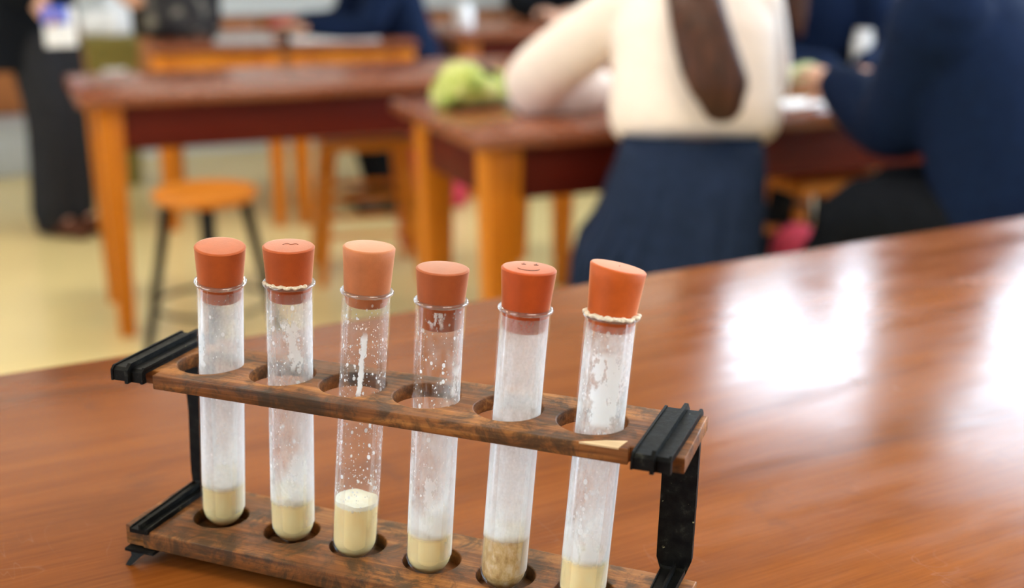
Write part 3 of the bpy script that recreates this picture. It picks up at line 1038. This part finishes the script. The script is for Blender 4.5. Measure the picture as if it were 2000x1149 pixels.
# ------------------------------------------------------------------ people
def hand(bm, wrist, d, up, s=1.0, curl=.35, thumb=1):
    """palm, four unequal curled fingers and a thumb leaving the side of the palm"""
    d = V(d).normalized(); up = V(up); up = (up - d * up.dot(d)).normalized()
    side = d.cross(up) * thumb
    w = V(wrist)
    limb(bm, [w - d * .01, w + d * .035 * s, w + d * .085 * s], [.024 * s, .033 * s, .036 * s], n=12, flat=.42, side=up)
    for k, (o, ln) in enumerate(((.027, .068), (.009, .078), (-.009, .072), (-.026, .056))):
        p0 = w + d * .082 * s + side * o * s
        d1 = (d - up * curl * .5).normalized(); d2 = (d - up * curl * 1.6).normalized(); d3 = (d - up * curl * 2.8).normalized()
        p1 = p0 + d1 * ln * .48 * s; p2 = p1 + d2 * ln * .3 * s; p3 = p2 + d3 * ln * .22 * s
        limb(bm, [p0 - d * .02, p0, p1, p2, p3], [.0095 * s, .0095 * s, .0088 * s, .0078 * s, .0066 * s], n=8)
    t0 = w + d * .022 * s + side * .024 * s
    t1 = t0 + (d * .6 + side * .75 - up * .25).normalized() * .042 * s
    t2 = t1 + (d * .9 + side * .25 - up * .3).normalized() * .03 * s
    limb(bm, [t0 - side * .012, t0, t1, t2], [.013 * s, .012 * s, .0105 * s, .0085 * s], n=8)


def person(label, J, face, top, top_mat, lower, lower_mat, hair_mat, hair_long=0.0, shoe_mat=None, sleeve=(.062, .056, .044), torso=None,
           hands=((0, 0, 1), (0, 0, 1)), curl=.35, skin=None, hair_path=None, group='pupils at the tables'):
    """J: joints in world coordinates; face: horizontal direction the body faces"""
    skin = skin or M_skin
    base = V((J['pelvis'].x, J['pelvis'].y, 0))
    root = empty('person', base, 0, label=label, cat='person', group=group)
    inv = Matrix.Translation(-base)
    f = V(face).normalized()
    side = V((f.y, -f.x, 0))                          # the person's right
    spine = (J['neck'] - J['pelvis'])
    up = spine.normalized()
    fwd = (f - up * f.dot(up)).normalized()
    fin = lambda me, name, mat, **kw: (me.transform(inv), link(name, me, mat, root, **kw))[1]
    # body
    b = bmesh.new()
    hd = J['head']
    hup = (hd - J['neck']).normalized()
    hf = V(J.get('look', f)).normalized()
    hf = (hf - hup * hf.dot(hup)).normalized()
    hs = hf.cross(hup)
    HM = Matrix((hs, hf, hup)).transposed()
    blob(b, hd + hup * .015, (.072, .092, .088), HM, 20, 14)
    blob(b, hd + hf * .022 - hup * .045, (.055, .068, .070), HM, 18, 12)
    blob(b, hd + hf * .094 - hup * .012, (.010, .016, .018), HM, 10, 8)
    limb(b, [hd + hf * .085 + hup * .02, hd + hf * .098 - hup * .012], [.006, .010], n=8)
    for s in (-1, 1): blob(b, hd + hs * s * .073 - hf * .004 - hup * .005, (.008, .020, .030), HM, 10, 8)
    limb(b, [J['neck'] - up * .06, J['neck'], hd - hup * .05], [.060, .052, .054], n=14)
    P = J['pelvis']
    rings = []
    for k, (t_, hw_, hd_) in enumerate(((-.05, .10, .08), (.0, .155, .11), (.22, .140, .10), (.42, .130, .095), (.68, .150, .105), (.86, .150, .085), (.97, .075, .055))):
        rings.append(ell(P + spine * t_, side * hw_, fwd * hd_, 20))
    ring_loft(b, rings)
    for s, S_ in ((-1, 'l'), (1, 'r')):
        limb(b, [J['sh_' + S_], J['el_' + S_], J['wr_' + S_]], [.045, .036, .024], n=12)
        hdir = J.get('hd_' + S_, (J['wr_' + S_] - J['el_' + S_]))
        hand(b, J['wr_' + S_], hdir, hands[0 if s < 0 else 1], curl=curl, thumb=-1 if s < 0 else 1)
        limb(b, [J['hip_' + S_], J['kn_' + S_], J['an_' + S_]], [.075, .052, .034], n=14)
        limb(b, [J['an_' + S_], J['an_' + S_] + V((0, 0, -.05)) + J.get('toe', f) * .10], [.034, .028], n=10)
    fin(fused(b, .0065, 3, 'body'), 'body', skin)
    # face
    for s in (-1, 1):
        b = bmesh.new(); blob(b, hd + hf * .083 + hs * s * .030 + hup * .012, (.012, .008, .008), HM, 12, 8)
        bmesh.ops.transform(b, matrix=inv, verts=b.verts); e = obj('eye', b, M_eye, root)
        b = bmesh.new(); blob(b, hd + hf * .089 + hs * s * .030 + hup * .012, (.005, .004, .005), HM, 10, 6)
        bmesh.ops.transform(b, matrix=inv, verts=b.verts); obj('iris', b, M_hair_dark, e)
    b = bmesh.new(); blob(b, hd + hf * .084 - hup * .050, (.024, .007, .008), HM, 12, 8)
    bmesh.ops.transform(b, matrix=inv, verts=b.verts); obj('mouth', b, M_lips, root)
    # top garment
    b = bmesh.new()
    T = torso or ((-.02, .165, .13), (.12, .170, .135), (.32, .165, .13), (.55, .172, .132), (.75, .180, .125), (.88, .165, .10), (.96, .095, .075), (1.0, .068, .066))
    ring_loft(b, [ell(P + spine * t_, side * hw_, fwd * hd_, 24) for t_, hw_, hd_ in T])
    for S_ in 'lr':
        e, w_ = J['el_' + S_], J['wr_' + S_]
        limb(b, [J['sh_' + S_], e, e.lerp(w_, .94)], list(sleeve), n=16)
    fin(fused(b, .010, 5, top), top, top_mat)
    # lower garment
    if lower == 'trousers':
        b = bmesh.new()
        ring_loft(b, [ell(P + up * t_, side * hw_, fwd * hd_, 20) for t_, hw_, hd_ in ((-.07, .13, .10), (0, .165, .125), (.10, .155, .12))])
        for S_ in 'lr':
            limb(b, [J['hip_' + S_], J['kn_' + S_], J['an_' + S_]], [.098, .074, .060], n=16)
        fin(fused(b, .010, 4, lower), lower, lower_mat)
    elif lower is not None:
        lower(root, inv)
    for S_ in 'lr':
        b = bmesh.new()
        a = J['an_' + S_]; tf = J.get('toe', f)
        limb(b, [V((a.x, a.y, .042)) - tf * .045, V((a.x, a.y, .045)) + tf * .03, V((a.x, a.y, .034)) + tf * .15], [.040, .042, .032], n=14)
        limb(b, [a + V((0, 0, .02)), V((a.x, a.y, .05))], [.042, .042], n=12)
        me = fused(b, .008, 2, 'shoe')
        for v in me.vertices: v.co.z = max(v.co.z, 0.001)
        fin(me, 'shoe', shoe_mat or M_blackshoe)
    # hair
    b = bmesh.new()
    blob(b, hd + hup * .032 - hf * .018, (.084, .096, .088), HM, 20, 14)
    if hair_path:
        pts, rad = hair_path
        limb(b, pts, rad, n=18, flat=.55, side=fwd)
    elif hair_long:
        limb(b, [hd - hf * .05 + hup * .03, hd - hf * .085 - hup * .06, hd - hf * .095 - V((0, 0, .12)), hd - hf * .09 - V((0, 0, hair_long))],
             [.075, .075, .06, .025], n=16, flat=.6, side=fwd)
    me = fused(b, .010, 3, 'hair')
    fin(me, 'hair', hair_mat)
    return root


def seated(pelvis, face, lean, side_lean=0.0, torso_h=.50, elbows=None, wrists=None, knee_out=.42, splay=.10, feet=.1):
    f = V(face).normalized(); s = V((f.y, -f.x, 0))
    p = V(pelvis)
    neck = p + V((0, 0, torso_h)) + f * lean + s * side_lean
    J = dict(pelvis=p, neck=neck, head=neck + V((0, 0, .17)) + f * .05)
    for sg, k in ((-1, 'l'), (1, 'r')):
        J['sh_' + k] = neck - V((0, 0, .065)) + s * sg * .150
        J['hip_' + k] = p + s * sg * .085 + V((0, 0, .005))
        J['kn_' + k] = p + s * sg * splay + f * knee_out + V((0, 0, .0))
        J['an_' + k] = V((J['kn_' + k].x, J['kn_' + k].y, .07)) - f * feet
    if elbows: J['el_l'], J['el_r'] = V(elbows[0]), V(elbows[1])
    if wrists: J['wr_l'], J['wr_r'] = V(wrists[0]), V(wrists[1])
    return J


# the person in the cream blouse
gf = V((.03, 1, 0)).normalized()
gs = V((gf.y, -gf.x, 0))
J = seated((.420, 2.86, .60), gf, .16, -.01, .50, ((.065, 3.28, .820), (.610, 3.24, .830)), ((.225, 3.37, .785), (.58, 3.48, .785)), knee_out=.25, splay=.07)
J['head'] = J['neck'] + V((-.01, .075, .165))
for k_ in 'lr': J['hip_' + k_] += gf * .07
J['sh_l'] += gs * .025
J['sh_r'] -= gs * .015
J['look'] = gf + V((-.1, 0, -.5))


def girl_skirt(root, inv):
    n = 96
    lev = [  # z, centre x, y, half width, half depth, pleat depth
        (.745, .405, 2.872, .156, .118, .000), (.720, .405, 2.868, .162, .124, .002), (.675, .402, 2.87, .170, .155, .003), (.65, .398, 2.895, .174, .195, .004), (.60, .394, 2.905, .182, .215, .006),
        (.545, .380, 2.905, .192, .225, .008), (.50, .362, 2.905, .206, .240, .010), (.44, .356, 2.91, .212, .250, .013), (.36, .356, 2.91, .215, .255, .016), (.27, .356, 2.91, .218, .258, .018)]
    b = bmesh.new()
    rings = []
    for z, cx, cy, hw, hd_, pl in lev:
        r = []
        for k in range(n):
            th = 2 * PI * k / n
            saw = ((k % 4) / 3.0 - .5)
            m = 1 + pl / hw * saw * 1.2
            se = lambda q: math.copysign(abs(q) ** .68, q)
            p = V((cx, cy, z)) + gs * hw * m * se(math.cos(th)) + gf * hd_ * m * se(math.sin(th))
            r.append(p)
        rings.append(r)
    ring_loft(b, rings, cap=False)
    bmesh.ops.transform(b, matrix=inv, verts=b.verts)
    o = obj('skirt', b, M_skirt, root, angle=60)
    md = o.modifiers.new('thick', 'SOLIDIFY'); md.thickness = .004
    b = bmesh.new()
    ring_loft(b, [ell((.405, 2.872, .735), gs * .160, gf * .122, 40), ell((.405, 2.872, .757), gs * .157, gf * .119, 40)])
    bmesh.ops.transform(b, matrix=inv, verts=b.verts)
    obj('waistband', b, M_skirt, root)


hp = [at(1368, -60, 1.17), at(1375, 30, 1.04), at(1393, 120, .92), at(1410, 208, .83)]
hy = [2.93, 2.80, 2.755, 2.735]


hair_pts = [J['head'] + V((0, -.06, .02))] + [on_depth(px, py, Y) for (px, py), Y in zip(((1352, -50), (1364, 30), (1384, 110), (1404, 165), (1410, 196)), hy + [2.73])]
girl = person('person in cream blouse and navy pleated skirt with long brown hair, seen from behind', J, gf,
              'blouse', M_blouse, girl_skirt, None, M_hair_brown, sleeve=(.075, .088, .066),
              torso=((.26, .158, .120), (.30, .188, .140), (.38, .198, .146), (.55, .192, .140), (.74, .188, .125), (.88, .165, .10), (.96, .095, .075), (1.0, .070, .068)),
              hands=(V((0, 0, 1)), V((0, 0, 1))), hair_path=(hair_pts, [.07, .064, .064, .068, .066, .052]))
round_stool((.385, 2.87), math.radians(10), 'stool under the person in the cream blouse, mostly covered by the skirt', H=.485)

# the person in navy at the right edge, turned left, arm reaching over the table
rf = V((-.80, .60, 0)).normalized()
p_r = V((1.075, 2.62, .575))
J = seated(p_r, rf, .17, 0.02, .52, ((.845, 2.80, .80), (1.10, 3.15, .82)), ((.765, 3.02, .848), (.90, 3.28, .80)), knee_out=.36, splay=.09, feet=.05)
J['look'] = rf + V((0, 0, -.4))
person('person in navy sweater and dark trousers at the right edge, arm reaching left', J, rf,
       'sweater', M_navy, 'trousers', M_black_cloth, M_hair_fair, hair_long=.28, sleeve=(.105, .092, .056),
       torso=((-.12, .180, .150), (.02, .195, .165), (.2, .195, .16), (.45, .190, .155), (.68, .196, .145), (.86, .175, .11), (.96, .10, .08), (1.0, .072, .07)))
round_stool((p_r.x, p_r.y), .3, 'stool under the person in navy at the right edge', H=.485)

# opposite side of that table
of = V((-.1, -1, 0)).normalized()
po = on_depth(1585, 60, 4.42); po.z = .58
J = seated(po, of, .16, 0, .50, ((po.x + .20, po.y - .22, .80), (po.x - .24, po.y - .20, .80)), ((po.x + .06, po.y - .47, .775), (po.x - .05, po.y - .50, .775)), knee_out=.26)
J['look'] = of + V((0, 0, -.5))
person('person in dark navy with long brown hair facing us across the table', J, of,
       'sweater', M_navy, 'trousers', M_black_cloth, M_hair_brown, sleeve=(.075, .066, .050),
       hair_path=([J['head'] + V((0, .05, .02)), J['head'] + V((-.09, -.02, -.08)), J['head'] + V((-.10, -.07, -.24)), J['head'] + V((-.09, -.09, -.38))], [.07, .05, .045, .02]))
round_stool((po.x, po.y), .1, 'stool under the person facing us across the table', H=.485)

# far table, leaning in from its right end
ff = V((-.85, -.45, 0)).normalized()
pf = on_depth(806, 60, 5.55); pf.z = .58
J = seated(pf, ff, .17, 0, .50, ((pf.x - .16, pf.y - .28, .80), (pf.x - .30, pf.y + .10, .80)), ((pf.x - .38, pf.y - .22, .785), (pf.x - .46, pf.y - .05, .785)), knee_out=.24, splay=.08)
J['look'] = ff + V((0, 0, -.6))
person('person in navy leaning over the far table spread with papers', J, ff, 'sweater', M_navy, 'trousers', M_black_cloth, M_hair_dark, hair_long=.2,
       sleeve=(.074, .066, .050))
round_stool((pf.x, pf.y), .5, 'stool under the person leaning over the far papers', H=.485)

# at the farthest table
df = V((-.3, -1, 0)).normalized()
pd = on_depth(1100, 40, 6.75); pd.z = .58
J = seated(pd, df, .16, 0, .50, ((pd.x + .2, pd.y - .24, .81), (pd.x - .24, pd.y - .2, .81)), ((pd.x + .04, pd.y - .45, .785), (pd.x - .12, pd.y - .45, .785)), knee_out=.24)
person('person in dark clothes sitting behind the farthest table', J, df, 'sweater', M_black_cloth, 'trousers', M_black_cloth, M_hair_dark, sleeve=(.074, .066, .05))
round_stool((pd.x, pd.y), .5, 'stool under the person behind the farthest table', H=.485)

# the person standing at the left, in a long dark coat
mf = V((.93, -.36, 0)).normalized()
ms = V((mf.y, -mf.x, 0))
m0 = at(128, 458, 0)
J = dict(pelvis=m0 + V((-.03, 0, .93)), neck=m0 + V((.0, 0, 1.48)), head=m0 + V((.03, 0, 1.64)))
for sg, k in ((-1, 'l'), (1, 'r')):
    J['hip_' + k] = J['pelvis'] + ms * sg * .085 + V((0, 0, -.02))
    J['kn_' + k] = m0 + ms * sg * .05 + V((0, 0, .49)) + mf * .02
    J['an_' + k] = m0 + ms * sg * .045 + V((0, 0, .09)) - mf * (.015 if sg > 0 else -.02)
    J['sh_' + k] = J['neck'] + ms * sg * .18 + V((0, 0, -.075))
J['el_r'] = J['sh_r'] + V((-.06, 0, -.30)); J['wr_r'] = J['el_r'] + mf * .18 + V((0, 0, -.16))
J['el_l'] = J['sh_l'] + V((-.02, 0, -.30)); J['wr_l'] = J['el_l'] + mf * .20 + V((0, 0, -.13))


def coat_skirt(root, inv):
    b = bmesh.new()
    c0 = J['pelvis']
    n = 40
    rings = []
    for z, off, hw, hd_ in ((1.10, 0, .19, .14), (.95, -.01, .195, .15), (.80, -.05, .20, .165), (.70, -.085, .20, .165), (.665, -.095, .20, .165)):
        c = V((c0.x, c0.y, z)) + V((off, 0, 0))
        rings.append(ell(c, ms * hw, mf * hd_, n))
    ring_loft(b, rings)
    bmesh.ops.transform(b, matrix=inv, verts=b.verts)
    obj('coat_skirt', b, M_black_cloth, root)
    b = bmesh.new()
    ring_loft(b, [ell(c0 + V((0, 0, t_)), ms * .15, mf * .12, 20) for t_ in (-.09, 0, .09)])
    for S_ in 'lr':
        limb(b, [J['hip_' + S_], J['kn_' + S_], J['an_' + S_]], [.100, .088, .082], n=16)
    me = fused(b, .010, 4, 'trousers'); me.transform(inv)
    link('trousers', me, M_charcoal, root)


person('person standing at the left in dark coat, charcoal trousers and brown shoes', J, mf, 'coat', M_black_cloth, coat_skirt, None, M_hair_dark,
       shoe_mat=M_shoe, sleeve=(.075, .066, .055), hands=(ms, ms * -1), group='standing adults')
# what that person holds
hd_p = on_depth(146, -4, 4.82)
hold = J['wr_r'] + (J['wr_r'] - J['el_r']).normalized() * .13

# ------------------------------------------------------------------ things on and around the tables
def sheet(p, w, d, rz, mat, label, name='paper_sheet', cat='paper', t=.004, **kw):
    b = bmesh.new()
    n = 8
    grid = [[None] * (n + 1) for _ in range(n + 1)]
    for sgn in (0, 1):
        pass
    top = [[b.verts.new((w * (i / n - .5), d * (j / n - .5), t + .002 * math.sin(i * .9) * math.sin(j * .7) + .002)) for j in range(n + 1)] for i in range(n + 1)]
    bot = [[b.verts.new((w * (i / n - .5), d * (j / n - .5), 0.0)) for j in range(n + 1)] for i in range(n + 1)]
    for i in range(n):
        for j in range(n):
            b.faces.new((top[i][j], top[i + 1][j], top[i + 1][j + 1], top[i][j + 1]))
            b.faces.new((bot[i][j], bot[i][j + 1], bot[i + 1][j + 1], bot[i + 1][j]))
    for i in range(n):
        for (g0, g1) in ((0, 0), (n, n)):
            b.faces.new((top[i][g0], bot[i][g0], bot[i + 1][g0], top[i + 1][g0]))
            b.faces.new((top[g0][i], top[g0][i + 1], bot[g0][i + 1], bot[g0][i]))
    o = obj(name, b, mat, None, label=label, cat=cat, **kw)
    o.matrix_world = Matrix.Translation(p) @ Matrix.Rotation(rz, 4, 'Z')
    return o


TZ = .7405
# lumpy green pencil case at the corner of the table, its mouth open
pc = at(922, 207, TZ)
case = empty('pencil_case', pc, YAW + .2, label='lumpy yellow-green cloth pencil case lying open on the table corner', cat='pencil case')
b = bmesh.new()
rings = []
for k, (x, h, d_) in enumerate(((-.105, .030, .045), (-.095, .075, .062), (-.06, .118, .072), (-.02, .128, .075), (.02, .092, .072), (.05, .078, .068), (.085, .098, .056), (.100, .060, .04))):
    rings.append([V((x, d_ * math.cos(2 * PI * q / 20), h * .5 + h * .5 * math.sin(2 * PI * q / 20) + .006 * math.sin(q * 1.7 + k))) for q in range(20)])
for r in rings:
    for p in r: p.z = max(p.z, 0.0005)
ring_loft(b, rings)
me = baked(b, [('SUBSURF', dict(levels=2, render_levels=2))], 'pouch')
link('pouch', me, M_greencase, case)
b = bmesh.new()
blob(b, (.036, -.012, .088), (.030, .040, .012), Matrix.Rotation(.35, 3, 'Y'))
obj('open_mouth', b, M_black_cloth, case, label='dark open mouth of the case')

sheet(at(1560, 205, TZ), .16, .13, YAW, M_paper, 'small white sheet of paper on the table right of the cream blouse', group='papers on the tables')
sheet(at(650, 76, TZ), .36, .24, .2, M_paper, 'large white paper spread on the far table under the leaning person', group='papers on the tables')
sheet(at(478, 80, TZ), .24, .20, .2, M_grey_paper, 'grey paper on the far table left of the white one', group='papers on the tables')
sheet(at(1105, 207, TZ), .28, .18, YAW, M_grey_paper, 'grey exercise sheet on the table under the cream sleeve', group='papers on the tables')

# green cuff coloured pouch by the right hands
pc2 = at(1556, 168, TZ)
b = bmesh.new()
blob(b, (0, 0, .030), (.060, .040, .030), n=20)
blob(b, (.03, .01, .040), (.040, .035, .028), n=16)
me = fused(b, .006, 3, 'pouch'); 
for v in me.vertices: v.co.z = max(v.co.z, 0.0)
o = link('small_pouch', me, paint('pale_green_cloth', (0.42, 0.47, 0.24), 0.8), None, label='small pale green pouch on the table beside the joined hands', cat='pouch')
o.location = pc2

# pink and red things on the far table
for (px, py, w_, h_, m_, lab) in ((560, 62, .085, .06, M_red, 'dark red soft pencil case on the far table'), (625, 62, .06, .05, M_pink, 'pink soft pencil case beside the red one on the far table')):
    b = bmesh.new(); blob(b, (0, 0, h_ * .5), (w_, .045, h_ * .55), n=20)
    blob(b, (w_ * .5, .005, h_ * .45), (w_ * .5, .04, h_ * .45), n=16)
    me = fused(b, .006, 3, 'pouch')
    for v in me.vertices: v.co.z = max(v.co.z, 0.0)
    o = link('pencil_case', me, m_, None, label=lab, cat='pencil case')
    o.location = at(px, py, TZ)

# black gas tap at the joint of the far tables
o = empty('gas_tap', at(556, 92, TZ) + V((0, .05, 0)), .2, label='small black tap fixed at the joint of the two far tables', cat='tap')
b = bmesh.new(); lathe(b, [(0, 0), (.028, 0), (.028, .008), (.014, .014), (.012, .05), (.016, .055), (.016, .066), (0, .07)], n=24); obj('tap_body', b, M_blackleg, o)
for s in (-1, 1):
    b = bmesh.new(); limb(b, [(0, 0, .058), (s * .035, 0, .060), (s * .055, 0, .052)], [.008, .007, .006], n=10); obj('nozzle', b, M_blackleg, o)


# bags
def bag(loc, w, d, h, rz, mat, label, pocket=None, strap=True, name='backpack'):
    root = empty(name, loc, rz, label=label, cat='bag')
    b = bmesh.new()
    rings = []
    for z, k in ((0.0, .86), (.06, 1.0), (.45, 1.02), (.75, .95), (.92, .78), (1.0, .5)):
        rings.append([V((w / 2 * k * math.copysign(abs(math.cos(a)) ** .55, math.cos(a)), d / 2 * k * math.copysign(abs(math.sin(a)) ** .55, math.sin(a)), z * h)) for a in [2 * PI * q / 28 for q in range(28)]])
    ring_loft(b, rings)
    obj('bag_body', b, mat, root, angle=70)
    b = bmesh.new()
    box(b, -w * .34, w * .34, -d * .66, -d * .44, h * .08, h * .48, .02)
    obj('front_pocket', b, pocket or mat, root)
    if strap:
        b = bmesh.new(); limb(b, [(-.03, 0, h * .97), (-.03, 0, h * 1.10), (.03, 0, h * 1.10), (.03, 0, h * .97)], [.008] * 4, n=8); obj('grab_handle', b, M_blackleg, root)
    return root


bg_p = at(342, 74, TZ)
bag(bg_p + V((0, .05, 0)), .36, .18, .40, .15, M_speckle, 'black bag speckled with grey standing on the far table', M_speckle)
pk = at(800, 478, 0)
# pink garment hanging beside the wooden stool
pk1 = on_depth(800, 285, 4.8)
bag(V((pk1.x, 4.80, 0)), .10, .14, .56, .2, M_pink, 'tall pink bag standing on the floor behind the table leg', name='tote_bag')
pk2 = at(882, 400, 0)
bag(V((pk2.x, pk2.y, 0)), .13, .12, .16, .2, M_pink, 'small pink bag on the floor seen between the table legs', name='tote_bag')
pk3 = on_depth(1592, 460, 2.85)
bag(V((pk3.x, 3.05, 0)), .13, .12, .50, .2, M_pink, 'pink bag standing on the floor between the two seated people', name='tote_bag')


def jar(p, r, h, label, mat):
    root = empty('jar', p, 0, label=label, cat='jar')
    b = bmesh.new(); lathe(b, [(0, 0), (r * .9, 0), (r, h * .06), (r, h * .72), (r * .8, h * .84), (r * .72, h * .86)], n=28); obj('jar_body', b, mat, root)
    b = bmesh.new(); lathe(b, [(r * .72, h * .84), (r * .84, h * .85), (r * .84, h * .99), (r * .78, h), (0, h)], n=28); obj('lid', b, mat, root)


jar(at(905, 56, TZ), .045, .11, 'white jar standing at the corner of the farthest table', M_paper)
jq = on_depth(1690, 112, 4.05)  # two white jar shapes added here in place of blurred glints of light
jar(V((jq.x, 4.05, TZ)), .028, .075, 'small white jar standing in for a bright glint, before the person in navy', M_paper)
jq = on_depth(1688, 70, 4.2)
jar(V((jq.x, 4.2, TZ)), .036, .135, 'taller white jar standing in for a second glint, behind the small one', M_paper)

# olive bin behind the left table, grey box at the cupboards
ob = at(216, 170, 0); 
bin_p = on_depth(216, 100, 6.0)
root = empty('waste_bin', (bin_p.x, 6.0, 0), YAW, label='olive green bin with a bunched white liner, behind the left table', cat='bin')
b = bmesh.new()
ring_loft(b, [[V((sx * k, sy * k, z)) for sx, sy in ((-.10, -.10), (.10, -.10), (.10, .10), (-.10, .10))] for z, k in ((0, .85), (.60, 1.1), (.62, 1.16), (.64, 1.16))])
obj('bin_body', b, M_olive, root, smooth=False)
b = bmesh.new(); box(b, -.118, .118, -.118, .118, .64, .70, .012); obj('bin_lid', b, M_olive, root)
b = bmesh.new()
for cx_, cy_, r_ in ((-.05, .02, .075), (.05, -.02, .07), (0, .04, .085), (.02, -.05, .06)): blob(b, (cx_, cy_, .74), (r_, r_ * .8, .07))
link('bin_liner', fused(b, .012, 2, 'bin_liner'), M_paper, root, label='bunched white liner standing out of the bin')
b = bmesh.new(); box(b, -.05, .05, -.114, -.104, .44, .55); obj('notice', b, M_paper, root, smooth=False)
gb = at(18, 285, 0)
root = empty('storage_box', (-2.52, 6.25, 0), YAW, label='pale grey storage box on the floor by the cupboards, far left', cat='box')
b = bmesh.new(); box(b, -.22, .22, -.14, .14, 0, .22, .015); obj('box_body', b, M_greyplastic, root)
b = bmesh.new(); box(b, -.23, .23, -.15, .15, .22, .25, .01); obj('box_lid', b, M_greyplastic, root)

# paper folder in the standing person's hand
root = empty('folder', hold + V((.02, 0, -.01)), .3, label='blue and white folder in the hand of the standing person', cat='folder')
b = bmesh.new(); box(b, -.055, .055, -.006, .006, -.08, .06, .002); obj('papers', b, M_paper, root)
b = bmesh.new(); box(b, -.058, .03, -.012, -.0065, .0, .064, .002); obj('cover', b, M_blue, root)

# ------------------------------------------------------------------ cupboards along the back wall
n_c = 8
cw = (RX1 - RX0) / n_c
places = ['far left corner', 'left of the standing person', 'behind the standing person', 'behind the olive bin', 'behind the speckled bag', 'behind the far papers', 'behind the person leaning over papers', 'behind the farthest table']
proto = None
for i in range(n_c):
    x0 = RX0 + i * cw
    if proto is None:
        proto = empty('cupboard')
        b = bmesh.new(); box(b, .005, cw - .005, .02, .58, .25, .72); obj('carcass', b, M_cab, proto, smooth=False)
        b = bmesh.new(); box(b, .0, cw, .015, .57, 0, .25); obj('plinth', b, M_greyplastic, proto, smooth=False)
        for k in range(2):
            b = bmesh.new(); box(b, .015 + k * (cw / 2 - .005), cw / 2 - .005 + k * (cw / 2 - .008), 0, .02, .27, .705, .004)
            d_ = obj('door', b, M_cab, proto)
            hx = cw / 2 + (-.06 if k == 0 else .06)
            b = bmesh.new(); lathe(b, [(0, 0), (.006, 0), (.006, .012), (.014, .018), (.014, .026), (0, .03)], n=16, M=Matrix.Translation((hx, 0, .56)) @ Matrix.Rotation(PI / 2, 4, 'X'))
            obj('knob', b, M_brass, d_)
        o = proto
    else:
        o = copy_tree(proto)
    o.matrix_world = ROOM @ Matrix.Translation((x0, RY1 - .58, 0))
    tag(o, 'brown wooden two-door cupboard under the pale worktop, ' + places[i], 'cupboard', 'cupboards along the back wall')
b = bmesh.new(); box(b, RX0 + .002, RX1 - .002, RY1 - .61, RY1 - .002, .72, .76, .006)
bmesh.ops.transform(b, matrix=ROOM, verts=b.verts)
obj('worktop', b, M_worktop, None, label='long pale grey worktop over the cupboards along the back wall', cat='worktop')
wb = on_depth(222, 15, 6.85)
root = empty('paper_stack', (ROOM @ V((0.72, RY1 - .40, .76))), YAW, label='stack of white papers on the worktop behind the bin', cat='paper')
b = bmesh.new(); box(b, -.13, .13, -.11, .11, 0, .16, .003); obj('papers', b, M_paper, root)
